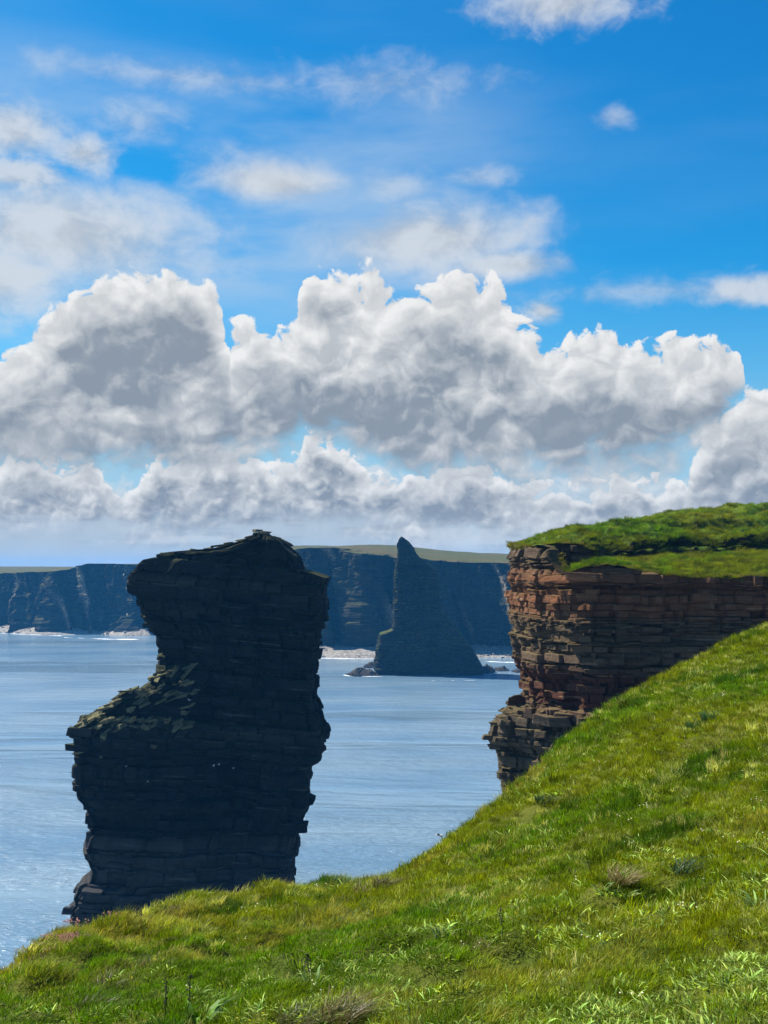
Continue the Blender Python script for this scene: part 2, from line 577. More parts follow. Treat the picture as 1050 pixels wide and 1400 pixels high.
# ------------------------------------------------------------------ sea
def build_sea():
    m, t, p, out = material('sea water')
    pos = world_pos(t)
    big = noise(t, vmath(t, 'MULTIPLY', pos, (0.0025, 0.011, 1)), 1.0, 5, 0.6, 0.4)      # slicks lying along the shore
    slick = big.step(0.50, 0.60)
    cat = noise(t, vmath(t, 'MULTIPLY', pos, (0.012, 0.02, 1)), 1.0, 3, 0.5)
    w1 = noise(t, vmath(t, 'MULTIPLY', pos, (0.40, 0.85, 1)), 1.0, 5, 0.60, 0.5)
    w2 = noise(t, vmath(t, 'MULTIPLY', pos, (0.05, 0.12, 1)), 1.0, 3, 0.5, 0.3)
    h = (w1 * 0.8 + w2 * 2.0) * (1.0 - slick * 0.8) * (cat * 1.2 + 0.4)
    sy = t.node('ShaderNodeSeparateXYZ')
    t.link(pos, sy.inputs[0])
    h = h * V(t, sy.outputs[1]).step(230.0, 560.0, 1.0, 0.16)
    bump(t, p, h, 1.0, 1.0)
    c = mixc(t, cat.step(0.3, 0.7), (0.120, 0.220, 0.315), (0.210, 0.305, 0.375))
    c = mixc(t, slick * 0.5, c, (0.19, 0.28, 0.34))
    sock(t, c, p.inputs['Base Color'])
    sock(t, slick * -0.06 + 0.16, p.inputs['Roughness'])
    p.inputs['IOR'].default_value = 1.333
    # rings of quads out to the horizon
    rad = np.array([0, 60, 120, 200, 300, 450, 700, 1100, 1800, 3000, 4500.0])
    n = 96
    vs = [(0, 0, 0)]
    fs = []
    for r in rad[1:]:
        for k in range(n):
            a = 2 * math.pi * k / n
            vs.append((r * math.cos(a), r * math.sin(a), 0))
    for k in range(n):
        fs.append((0, 1 + k, 1 + (k + 1) % n))
    for q in range(len(rad) - 2):
        for k in range(n):
            a, b = 1 + q * n, 1 + (q + 1) * n
            k2 = (k + 1) % n
            fs.append((a + k, b + k, b + k2, a + k2))
    o = mesh_ob('sea', vs, fs, m)
    return tag(o, 'calm blue sea with pale slicks between the cliffs', kind='structure')


build_sea()


# ------------------------------------------------------------------ layered rock
class Strata:
    """beds of rock with jointed blocks: how far each point of a face stands proud of the mean face"""
    def __init__(self, z0, z1, tmin, tmax, seed, bed=0.35, block=0.3, wmin=1.0, wmax=4.5, gap=0.25, joint=0.25, rows_per=0.5):
        r = np.random.default_rng(seed)
        zs = [z0]
        while zs[-1] < z1:
            zs.append(zs[-1] + tmin * (tmax / tmin) ** r.random() ** 1.3)
        self.z = np.array(zs)
        n = len(zs) - 1
        o = r.normal(0, bed, n)
        self.bed = o
        self.r = r
        self.block, self.gap, self.joint = block, gap, joint
        self.wmin, self.wmax, self.seed = wmin, wmax, seed
        rows, lay, edge = [], [], []
        for k in range(n):
            a, b = zs[k], zs[k + 1]
            h = b - a
            e = min(0.07 * h + 0.02, 0.12 * tmax)
            m = max(1, int(round(h / rows_per)))
            rows.append(a + 0.004); lay.append(k); edge.append(1.0)
            for q in range(m + 1):
                rows.append(a + e + (h - 2 * e) * q / m); lay.append(k); edge.append(0.0)
            rows.append(b - 0.004); lay.append(k); edge.append(0.6)
        self.rows, self.lay, self.edge = np.array(rows), np.array(lay), np.array(edge)

    def blocks(self, length):
        """for every bed: block borders along the face, each block's own offset"""
        self.bl = []
        for k in range(len(self.z) - 1):
            h = self.z[k + 1] - self.z[k]
            b = [0.0]
            w0 = self.wmin * (0.5 + 0.8 * min(h, 1.5))
            w1 = self.wmax * (0.4 + 0.7 * min(h, 1.5))
            while b[-1] < length:
                b.append(b[-1] + w0 + (w1 - w0) * self.r.random() ** 1.6)
            b = np.array(b) - self.r.random() * w0
            self.bl.append((b, self.r.normal(0, self.block, len(b))))

    def disp(self, s, length, smooth_amp=0.6, smooth_len=6.0, fine=0.07, joint_w=0.12, rib=0.0, rib_len=5.0):
        self.blocks(length)
        D = np.zeros((len(self.rows), len(s)))
        D += self.bed[self.lay][:, None]
        for k in range(len(self.z) - 1):
            b, o = self.bl[k]
            i = np.clip(np.searchsorted(b, s) - 1, 0, len(o) - 1)
            d = o[i]
            near = np.minimum(np.abs(s - b[i]), np.abs(s - b[np.clip(i + 1, 0, len(b) - 1)]))
            d = d - self.joint * np.clip(1 - near / joint_w, 0, 1)
            D[self.lay == k] += d[None, :]
        D -= self.gap * self.edge[:, None]
        S_, Z_ = np.meshgrid(s, self.rows)
        D += smooth_amp * 2 * fnoise(S_ / smooth_len, Z_ / (smooth_len * 1.6), self.seed, 3)
        # joint-bounded buttresses through many beds
        if rib:
            cell = np.floor(S_ / rib_len + 0.35 * fnoise(S_ / 9, Z_ / 14, self.seed + 5, 2)).astype(np.int64)
            zc = np.floor(Z_ / (rib_len * 2.2) + hash2(cell, cell * 0, self.seed + 3)).astype(np.int64)
            D += rib * 2 * (hash2(cell, zc, self.seed + 9) - 0.5)
        D += fine * 2 * fnoise(S_ / 0.6, Z_ / 0.4, self.seed + 31, 3)
        return D


def bevel_box(seed, jit=0.09, bev=0.09):
    r = random.Random(seed)
    bm = bmesh.new()
    bmesh.ops.create_cube(bm, size=1.0)
    for v in bm.verts:
        v.co += Vector([r.uniform(-jit, jit) for _ in range(3)])
    bmesh.ops.bevel(bm, geom=list(bm.edges), offset=bev, segments=1, affect='EDGES', profile=0.5)
    for v in bm.verts:
        v.co += Vector([r.uniform(-jit, jit) * 0.25 for _ in range(3)])
    bmesh.ops.triangulate(bm, faces=[f for f in bm.faces if len(f.verts) > 4])
    me = bpy.data.meshes.new('block')
    bm.to_mesh(me)
    bm.free()
    return me


def block_set(mat, n, seed, jit=0.07, bev=0.055):
    out = []
    for k in range(n):
        me = bevel_box(seed + k, jit, bev)
        me.materials.append(mat)
        out.append(me)
    return out


def place_blocks(meshes, name, parent, Pos, Nrm, st, s, want, rr, visible, min_w=0.6, depth=(0.8, 1.4), proud=(0.05, 0.45), hmin=0.25, label=None):
    """separate blocks of the beds, standing a little proud of the face they belong to; biggest seen first"""
    cand = []
    for k in range(len(st.z) - 1):
        b, o = st.bl[k]
        rr_rows = np.where((st.lay == k) & (st.edge == 0))[0]
        row = rr_rows[len(rr_rows) // 2]
        h = st.z[k + 1] - st.z[k]
        if h < hmin:
            continue
        for i in range(len(b) - 1):
            w = b[i + 1] - b[i]
            j = int(np.searchsorted(s, (b[i] + b[i + 1]) / 2))
            if j <= 1 or j >= len(s) - 2 or w < min_w:
                continue
            p, n = Pos[row, j], Nrm[row, j]
            sc = visible(p, n)
            if sc <= 0:
                continue
            cand.append((w * h * sc * rr.uniform(0.25, 1.0), p, n, w, h))
    cand.sort(key=lambda c: -c[0])
    made = 0
    for _, p, n, w, h in cand[:want]:
        n3 = Vector((n[0], n[1], 0)).normalized()
        tx = Vector((n3.y, -n3.x, 0))
        w_, h_, d = w * rr.uniform(0.7, 0.98), h * rr.uniform(0.80, 0.97), rr.uniform(*depth)
        pr = rr.uniform(*proud)
        c = Vector(p) + n3 * (pr - d / 2)
        M = Matrix((tx, n3, Vector((0, 0, 1)))).transposed().to_4x4()
        M = Matrix.Rotation(rr.gauss(0, 0.05), 4, 'Z') @ M @ Matrix.Rotation(rr.gauss(0, 0.03), 4, 'Y')
        M = Matrix.Translation(c) @ M @ Matrix.Diagonal((w_, d, h_, 1))
        link_mesh(name, rr.choice(meshes), parent, matrix=M)
        made += 1
    return made


def interp(z, tab):
    a = np.array(tab, float)
    o = np.argsort(a[:, 0])
    return np.interp(z, a[o, 0], a[o, 1])


SECTION = np.array([(-1, .25), (-1, -.72), (-.965, -.95), (.22, -1), (.96, -.95), (1, -.10), (.9, .75), (.1, 1), (-.78, .8), (-1, .25)])


def section_points(n, sec, ax, ay):
    p = sec * np.array([ax, ay])
    d = np.hypot(*np.diff(p, axis=0).T)
    c = np.concatenate([[0], np.cumsum(d)])
    s = np.linspace(0, c[-1], n, endpoint=False)
    k = np.interp(s, c, np.arange(len(sec)))
    # soften the corners a little
    pts = np.stack([np.interp(k, np.arange(len(sec)), sec[:, i]) for i in range(2)], 1)
    for _ in range(2):
        pts = (np.roll(pts, 1, 0) + pts * 2 + np.roll(pts, -1, 0)) / 4
    return pts, s, c[-1]


def stack_body(name, left, right, Yc, st, mat, parent, step, ratio, dip=0.0, depth_lim=(6, 14), dkw=None, shift=None, turn=0.0, xc0=0.0, deep=None, grow=0.0, thin=2.2):
    """rock tower from its left and right outline (world x at heights z); its own depth comes from its width"""
    zr = st.rows
    xl, xr = interp(zr, left), interp(zr, right)
    hw = np.maximum((xr - xl) / 2, 0.15)
    xc = (xr + xl) / 2
    hd = np.clip(hw * ratio, *depth_lim)
    if deep is not None:
        hd = interp(zr, deep)
    hw = hw + grow * np.clip(hw / 3, 0, 1)
    mw, md = float(np.median(hw)), float(np.median(hd))
    n = int(4 * (mw + md) / step)
    sec, s, L = section_points(n, SECTION, mw, md)
    D = st.disp(s, L, **(dkw or {}))
    fade = np.clip(hw / thin, 0.12, 1.0)[:, None]
    D = D * fade
    tx = np.roll(sec, -1, 0) - np.roll(sec, 1, 0)
    tx = tx * np.array([mw, md])
    nx, ny = tx[:, 1], -tx[:, 0]
    ln = np.hypot(nx, ny) + 1e-9
    nx, ny = nx / ln, ny / ln
    if (nx * sec[:, 0] + ny * sec[:, 1]).mean() < 0:
        nx, ny = -nx, -ny
    # keep the traced outline where the face turns edge-on, so displace a bit inwards there on average
    X = xc[:, None] + sec[None, :, 0] * hw[:, None] + nx[None, :] * D
    side = 0.48 + 0.52 * np.abs(ny)[None, :]
    D = D * side
    X = xc[:, None] + sec[None, :, 0] * hw[:, None] + nx[None, :] * D
    Y = Yc + hd[:, None] - 1.5 + sec[None, :, 1] * hd[:, None] + ny[None, :] * D
    if shift is not None:
        Y = Y + shift(sec[None, :, 0], zr[:, None])
    wob = step * 1.3 * np.clip(hw, 0, 4)[:, None] / 4
    Z = np.repeat(zr[:, None], n, 1) - dip * (X - xc0) + wob * (fnoise(X / (14 * step) + Y / (18 * step), zr[:, None] / (30 * step) + X * 0, 71, 3))
    Pos = np.stack([X, Y, Z], -1)
    Nrm = np.stack([np.repeat(nx[None], len(zr), 0), np.repeat(ny[None], len(zr), 0), X * 0], -1)
    v = Pos.reshape(-1, 3)
    f = grid_faces(len(zr), n, True)
    top = v[-n:].mean(0)
    v = np.vstack([v, top])
    o = mesh_ob(name, v, f, mat, parent)
    bm = bmesh.new()
    bm.from_mesh(o.data)
    bm.verts.ensure_lookup_table()
    base = (len(zr) - 1) * n
    for k in range(n):
        try:
            bm.faces.new((bm.verts[base + k], bm.verts[base + (k + 1) % n], bm.verts[len(v) - 1]))
        except ValueError:
            pass
    bmesh.ops.recalc_face_normals(bm, faces=bm.faces)
    bm.to_mesh(o.data)
    bm.free()
    return o, Pos, Nrm, s


def outline(pts, Y, dip=0.0, xc0=0.0):
    """(height in bed coordinates, x) of outline points seen at distance Y"""
    out = []
    for u, v in pts:
        p = at(u, v, Y)
        out.append((p.z + dip * (p.x - xc0), p.x))
    return out


# ------------------------------------------------------------------ the near sea stack
def near_stack():
    Y = 168.0
    dip = 0.085
    xc0 = at(290, 900, Y).x
    L = [(346, 731), (336, 734), (318, 740), (280, 748), (240, 752), (203, 756), (202, 763), (189, 763), (181, 767), (162, 788), (158, 800), (160, 811), (172, 815), (176, 830), (179, 838), (184, 848), (192, 857),
         (195, 867), (206, 876), (206, 891), (208, 914), (210, 926), (202, 934), (179, 949), (152, 961), (137, 975), (119, 977), (117, 990), (108, 998), (107, 1037), (105, 1053), (105, 1087), (114, 1096),
         (116, 1113), (121, 1132), (126, 1135), (118, 1141), (114, 1157), (116, 1174), (120, 1188), (116, 1201), (107, 1206), (99, 1221), (100, 1231), (92, 1239), (97, 1254), (108, 1268), (112, 1290)]
    Rr = [(364, 731), (371, 735), (377, 740), (385, 748), (396, 757), (403, 766), (408, 779), (425, 784), (445, 790), (441, 802), (440, 820), (441, 852), (428, 854), (426, 871), (429, 887), (425, 906),
          (423, 930), (421, 963), (431, 982), (434, 996), (437, 1018), (434, 1049), (421, 1056), (417, 1071), (415, 1106), (408, 1140), (400, 1159), (397, 1178), (396, 1205), (392, 1290)]
    left, right = outline(L, Y, dip, xc0), outline(Rr, Y, dip, xc0)
    # bed heights must run one way along each outline
    def mono(tab):
        tab = sorted(tab, key=lambda q: -q[0])
        return tab
    left, right = mono(left), mono(right)
    z1 = min(left[0][0], right[0][0])
    root = empty('sea_stack', (xc0, Y, 0))
    tag(root, 'near dark flagstone sea stack with overhanging flat head and tumbled slabs on its shoulder', 'sea stack', 'sea stacks')
    st = Strata(-3.0, z1, 0.28, 2.3, 3, bed=0.26, block=0.30, wmin=0.9, wmax=4.5, gap=0.14, joint=0.25, rows_per=0.4)
    zs = at(210, 930, Y).z

    def shift(xh, z):                                    # the rubble shoulder comes forward below the tower
        w = np.clip((0.35 - xh) / 1.1, 0, 1)
        return 6.0 - 8.0 * w * np.clip((zs + 1.5 - z) / 10.0, 0, 1)
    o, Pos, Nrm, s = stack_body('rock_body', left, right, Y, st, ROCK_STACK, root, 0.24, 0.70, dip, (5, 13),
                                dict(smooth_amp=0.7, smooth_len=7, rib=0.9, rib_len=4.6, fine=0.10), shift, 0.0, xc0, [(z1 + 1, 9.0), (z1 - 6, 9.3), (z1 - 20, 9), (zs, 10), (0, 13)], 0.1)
    o.parent = root
    o.location = (-xc0, -Y, 0)
    rr = random.Random(8)
    ms = block_set(ROCK_STACK, 16, 100)

    def vis(p, n):
        if p[2] < 3 or p[2] > z1 - 8:
            return 0
        return max(0.0, -n[1] - 0.35)
    sub = Pos - np.array([xc0, Y, 0])
    place_blocks(ms, 'block', root, sub, Nrm, st, s, 150, rr, vis, 0.7, (1.0, 1.8), (0.0, 0.28), 0.35)
    # tumbled slabs on the shoulder
    slabs = block_set(ROCK_SLAB, 12, 300, 0.10, 0.05)
    n = 0
    tries = 0
    F = bpy.data.objects['rock_body'].data
    from mathutils.bvhtree import BVHTree
    bv = BVHTree.FromPolygons([v.co.copy() for v in F.vertices], [tuple(p.vertices) for p in F.polygons])
    while n < 140 and tries < 9000:
        tries += 1
        u, v = rr.uniform(108, 262), rr.uniform(930, 1022)
        x, f, z = ray(u, v)
        hit = bv.ray_cast(Vector((0, 0, EYE)), Vector((x, f, z)).normalized())
        if hit[0] is None or hit[0].y > Y + 24:
            continue
        top = 976 - (u - 137) * 0.55 if u > 137 else 985
        if v < top - 6 or v > top + 62 + 0.2 * (u - 108):
            continue
        p = hit[0]
        low = bv.ray_cast(p + Vector((0, rr.uniform(0.2, 0.9), 2.6)), Vector((0, 0, -1)), 5.0)
        if low[0] is None or abs(low[1].z) < 0.35:
            continue
        p = low[0]
        big = rr.random()
        w, d, h = (rr.uniform(1.2, 3.2), rr.uniform(0.4, 1.1), rr.uniform(0.16, 0.4)) if big > 0.45 else (rr.uniform(0.4, 1.3), rr.uniform(0.4, 0.9), rr.uniform(0.25, 0.7))
        M = Matrix.Translation(p - Vector((xc0, Y, 0)) + Vector((0, -0.15, 0.16))) @ Matrix.Rotation(rr.gauss(-0.1, 0.55), 4, 'Z') \
            @ Matrix.Rotation(rr.gauss(-0.42, 0.26), 4, 'Y') @ Matrix.Rotation(rr.gauss(0.12, 0.25), 4, 'X') @ Matrix.Diagonal((w, d, h, 1))
        link_mesh('slab', rr.choice(slabs), root, matrix=M)
        n += 1
    # cap stones on the summit
    for (u, v, w, h, a) in ((357, 735, 3.0, 0.7, 0.03), (357, 730, 2.4, 0.55, -0.05), (361, 727, 1.9, 0.22, 0.10), (352, 725.5, 0.9, 0.4, 0.0), (372, 738, 1.3, 0.4, 0.2), (387, 751, 1.4, 0.4, 0.3), (332, 738, 2.0, 0.25, -0.15), (300, 746, 2.4, 0.25, -0.12),
                            (250, 755, 1.6, 0.22, -0.05), (265, 752, 1.1, 0.3, 0.1), (285, 750, 1.5, 0.3, -0.15), (312, 743, 1.2, 0.35, -0.1), (340, 735, 1.0, 0.4, -0.2), (380, 744, 1.1, 0.5, 0.2), (398, 760, 1.2, 0.5, 0.1), (412, 781, 1.5, 0.35, 0.05), (226, 757, 1.3, 0.3, 0.05)):
        p = at(u, v, Y + 7)
        M = Matrix.Translation(p - Vector((xc0, Y, 0))) @ Matrix.Rotation(rr.gauss(0, 0.3), 4, 'Z') @ Matrix.Rotation(a, 4, 'Y') @ Matrix.Diagonal((w, 1.5, h, 1))
        link_mesh('cap_stone', rr.choice(slabs), root, matrix=M)
    return root, bv


STACK, STACK_BVH = near_stack()


# ------------------------------------------------------------------ the pointed stack
def pointed_stack():
    Y = 581.0
    L = [(548, 734), (546, 737), (544, 744), (545, 756), (541, 780), (540, 811), (539, 838), (538, 861), (531, 864), (520, 867), (517, 881), (514, 902), (512, 917), (520, 925), (520, 935)]
    Rr = [(550, 734), (555, 738), (562, 745), (567, 754), (572, 761), (583, 769), (592, 777), (598, 788), (600, 801), (601, 817), (604, 838), (613, 845), (622, 859), (638, 875), (644, 884), (650, 893), (659, 908), (661, 919), (662, 935)]
    xc0 = at(565, 850, Y).x
    root = empty('sea_stack', (xc0, Y, 0))
    tag(root, 'pointed sea stack with a sharp tip and sloping right flank before the far cliffs', 'sea stack', 'sea stacks')
    left, right = outline(L, Y), outline(Rr, Y)
    z1 = min(left[0][0], right[0][0])
    st = Strata(-3.0, z1, 0.7, 2.6, 14, bed=0.16, block=0.42, wmin=1.6, wmax=5, gap=0.12, joint=0.5, rows_per=0.8)
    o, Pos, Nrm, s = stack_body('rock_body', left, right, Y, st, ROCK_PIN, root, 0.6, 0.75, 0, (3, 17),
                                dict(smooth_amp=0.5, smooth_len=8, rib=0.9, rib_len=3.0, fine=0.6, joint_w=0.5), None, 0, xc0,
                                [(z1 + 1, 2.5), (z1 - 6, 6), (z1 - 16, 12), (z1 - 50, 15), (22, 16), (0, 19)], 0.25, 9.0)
    o.location = (-xc0, -Y, 0)
    # turf on the right flank and the left ledge
    pts = [(604, 836), (609, 841), (615, 848), (622, 858), (632, 868), (640, 878), (648, 888)]
    vs = []
    for k, (u, v) in enumerate(pts):
        p = at(u, v - 1.2, Y + 14)
        for q in range(9):
            f = q / 8.0
            a = f * math.pi
            wd = (5.5 if k < 4 else 3.0) * (1 - 0.08 * k)
            vs.append((p.x - xc0 - 1.4 + 0.5 * math.sin(7 * k + q), 14 - wd + f * 2 * wd + 0.4 * math.sin(5 * k), p.z - 0.9 + 1.5 * math.sin(a) + 0.25 * math.sin(9 * q + 3 * k)))
    t = mesh_ob('turf', np.array(vs), grid_faces(len(pts), 9), TURF_FAR, root, True)
    t.data.flip_normals()
    vs = []
    for k in range(7):
        p = at(519 + k * 3.6, 866.5 - 0.35 * k + 0.6 * math.sin(3 * k), Y + 6)
        for q in range(6):
            vs.append((p.x - xc0, 2 + q * 2.2, p.z - 0.5 + 0.9 * math.sin(q / 5 * math.pi) + 0.2 * math.sin(k * 4 + q)))
    mesh_ob('turf', np.array(vs), grid_faces(7, 6), TURF_FAR, root, True)
    return root


pointed_stack()


# ------------------------------------------------------------------ far cliffs
def resample(path, step):
    p = np.array(path, float)
    d = np.hypot(np.diff(p[:, 0]), np.diff(p[:, 1]))
    c = np.concatenate([[0], np.cumsum(d)])
    s = np.arange(0, c[-1], step)
    q = np.stack([np.interp(s, c, p[:, i]) for i in range(p.shape[1])], 1)
    return q, s, c[-1]


def smooth_path(q, n, cols=(0, 1)):
    for _ in range(n):
        for i in cols:
            q[1:-1, i] = (q[:-2, i] + 2 * q[1:-1, i] + q[2:, i]) / 4
    return q


def far_cliff(name, label, path, seed, step, inland, batter, foot, rise, back):
    """path: (u, Y, v of the cliff edge); the land lies behind it"""
    pl = []
    for u, Y, v in path:
        p = at(u, v, Y)
        pl.append((p.x, Y, p.z))
    q, s, Ln = resample(pl, step)
    q = smooth_path(q, 4)
    tx = np.gradient(q[:, 0]); ty = np.gradient(q[:, 1])
    ln = np.hypot(tx, ty)
    nx, ny = ty / ln, -tx / ln
    zt = q[:, 2] + 1.2 * fnoise(s / 18, s * 0, seed, 4)
    zmax = zt.max()
    st = Strata(-2.0, zmax + 1, 1.4, 4.0, seed, bed=0.10, block=0.7, wmin=2.5, wmax=8, gap=0.05, joint=0.8, rows_per=1.5)
    D = st.disp(s, Ln, smooth_amp=2.4, smooth_len=26, fine=0.5, joint_w=0.8, rib=1.6, rib_len=9)
    zr = st.rows
    Z = np.minimum(zr[:, None], zt[None, :])
    f = np.clip(1 - Z / zt[None, :], 0, 1)
    S_, _ = np.meshgrid(s, zr)
    Z = Z + np.clip(f * 6, 0, 1) * 2.2 * fnoise(S_ / 11, Z / 30, seed + 70, 3)
    gully = fnoise((S_ + 0.35 * Z) / 16, Z / 60, seed + 40, 3)
    D = D + gully * 15.0 * (0.45 + f) + batter * f ** 1.4
    D = D + 4.2 * fnoise((S_ + 0.2 * Z) / 4.5, Z / 26, seed + 44, 3) + 1.6 * fnoise(S_ / 2.0, Z / 5, seed + 45, 2)
    tt = np.mod((S_ + 0.25 * Z) / 27.0 + 1.1 * fnoise(S_ / 50, Z / 90, seed + 90, 2), 1.0)
    D = D + 8.0 * np.where(tt < 0.10, tt / 0.10, 1 - (tt - 0.10) / 0.90) * (0.55 + 0.45 * f)
    X = q[None, :, 0] + nx[None] * D
    Yy = q[None, :, 1] + ny[None] * D
    root = empty(name, (0, 0, 0))
    tag(root, label, kind='structure')
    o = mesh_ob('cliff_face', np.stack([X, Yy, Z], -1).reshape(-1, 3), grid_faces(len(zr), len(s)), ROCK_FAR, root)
    lit_mask = np.clip(1 - np.abs(tt - 0.10) / 0.075, 0, 1) * np.clip(fnoise(S_ / 40, Z / 50, seed + 95, 2) * 3.5 + 0.55, 0, 1)  # where the light is painted: broken strips along the buttress edges
    a_ = o.data.attributes.new('lit_edge', 'FLOAT', 'POINT')
    a_.data.foreach_set('value', lit_mask.astype(np.float32).ravel())
    # moor above
    T = np.concatenate([[0, 1, 2.5, 5, 9, 15, 24, 36, 55], np.linspace(80, back, 9)])
    lipx, lipy = X[-1], Yy[-1]
    kn = 60
    ker = np.ones(2 * kn + 1) / (2 * kn + 1)
    pad = lambda a: np.convolve(np.pad(a, kn, mode='edge'), ker, 'valid')
    zsm, qx, qy = pad(zt), pad(q[:, 0]), pad(q[:, 1])
    vs = []
    for t in T:
        zz = zt * math.exp(-t / 14) + (1 - math.exp(-t / 14)) * zsm + rise * (t - t * t / (2.2 * back)) + 0.6 * fnoise(s / 12, s * 0 + t / 12, seed + 7, 3) * min(1, t / 4)
        if t == 0:
            zz = zt
        fd = math.exp(-t / 25)
        vs.append(np.stack([lipx * fd + qx * (1 - fd) + inland[0] * t, lipy * fd + qy * (1 - fd) + inland[1] * t, zz], -1))
    mesh_ob('moor', np.array(vs).reshape(-1, 3), grid_faces(len(T), len(s)), TURF_MOOR, root, True)
    # shingle beach and fallen rocks at the foot
    bx, by = X[0], Yy[0]
    vs = []
    B = np.linspace(-6, foot, 12)
    for t in B:
        k = np.clip(t / foot, 0, 1)
        zz = 5.2 * (1 - k) ** 0.8 - 0.6 * (k > 0.98) + 0.7 * fnoise(s / 5, s * 0 + t / 5, seed + 3, 3) * (1 - k) + 0.15 - 0.8 * k
        vs.append(np.stack([q[:, 0] + nx * (t + batter), q[:, 1] + ny * (t + batter) , zz], -1))
    vs = np.array(vs)
    return root, vs, s


PALE, t_, p_, _o = material('pale shingle')
_pos = world_pos(t_)
_n = noise(t_, _pos, 0.5, 6, 0.7)
sock(t_, mixc(t_, _n.step(0.35, 0.68), (0.10, 0.09, 0.075), (0.42, 0.38, 0.32)), p_.inputs['Base Color'])
p_.inputs['Roughness'].default_value = 0.9
bump(t_, p_, _n, 1.0, 0.8)

FOAM, t_, p_, _o = material('foam')
p_.inputs['Base Color'].default_value = (0.80, 0.82, 0.83, 1)
p_.inputs['Roughness'].default_value = 0.8


def boulders(name, label, pts, mat, smin, smax, seed, kind='stuff'):
    """many stones in one mesh, each an uneven lump"""
    r = np.random.default_rng(seed)
    base = []
    for k in range(6):
        me = bevel_box(seed + 50 + k, 0.16, 0.2)
        v = np.array([x.co[:] for x in me.vertices])
        me.calc_loop_triangles()
        f = np.array([t.vertices[:] for t in me.loop_triangles])
        base.append((v, f))
        bpy.data.meshes.remove(me)
    V_, F_, off = [], [], 0
    for p in pts:
        v, f = base[r.integers(6)]
        sc = smin * (smax / smin) ** r.random() ** 2
        a = r.random() * 6.28
        M = np.array([[math.cos(a), -math.sin(a), 0], [math.sin(a), math.cos(a), 0], [0, 0, 1]])
        q = (v * sc * np.array([1.3, 1, 0.6]) * r.uniform(0.7, 1.2, 3)) @ M.T + p
        V_.append(q); F_.append(f + off); off += len(v)
    o = mesh_ob(name, np.vstack(V_), np.vstack(F_), mat)
    return tag(o, label, kind=kind)


def beach(name, label, vs, s, foot, seed, n, sz, keep=None):
    mesh = mesh_ob(name, vs.reshape(-1, 3), grid_faces(*vs.shape[:2]), PALE, None, True)
    tag(mesh, label, kind='structure')
    r = np.random.default_rng(seed)
    i = r.integers(1, vs.shape[0] - 1, n)
    j = r.integers(0, vs.shape[1], n)
    pts = vs[i, j] + r.normal(0, 0.6, (n, 3)) * np.array([1, 1, 0.1])
    boulders('boulders', 'pale boulders strewn along the ' + label.split(' below')[0], pts, PALE, *sz, seed)


centre_path = [(330, 905, 752), (372, 830, 754), (404, 772, 757), (409, 748, 753), (420, 736, 750), (445, 744, 749), (470, 760, 750), (486, 738, 754), (494, 726, 757), (515, 734, 759), (533, 745, 762), (560, 742, 764),
               (585, 728, 765), (598, 722, 766), (620, 732, 768), (650, 736, 769), (690, 732, 771), (730, 728, 772), (790, 726, 772), (880, 722, 773), (1000, 730, 772), (1150, 740, 772)]
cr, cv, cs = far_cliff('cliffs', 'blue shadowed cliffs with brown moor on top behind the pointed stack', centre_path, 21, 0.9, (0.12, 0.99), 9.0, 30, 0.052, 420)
beach('beach', 'shingle beach below the cliffs behind the pointed stack', cv, cs, 30, 61, 3200, (0.5, 2.2))
left_path = [(-420, 1290, 782), (-260, 1210, 783), (-120, 1110, 784), (0, 1020, 784.5), (30, 1000, 783), (60, 985, 782), (76, 968, 780.5), (98, 975, 777), (107, 970, 772.5), (120, 975, 770.5), (150, 978, 771), (172, 968, 771), (186, 950, 772), (205, 965, 772), (260, 960, 770), (330, 930, 762)]
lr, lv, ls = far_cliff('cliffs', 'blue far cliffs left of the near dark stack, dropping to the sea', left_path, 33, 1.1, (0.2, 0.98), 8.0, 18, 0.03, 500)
beach('beach', 'narrow rocky shore below the far left cliffs', lv, ls, 18, 62, 1700, (0.6, 2.2))


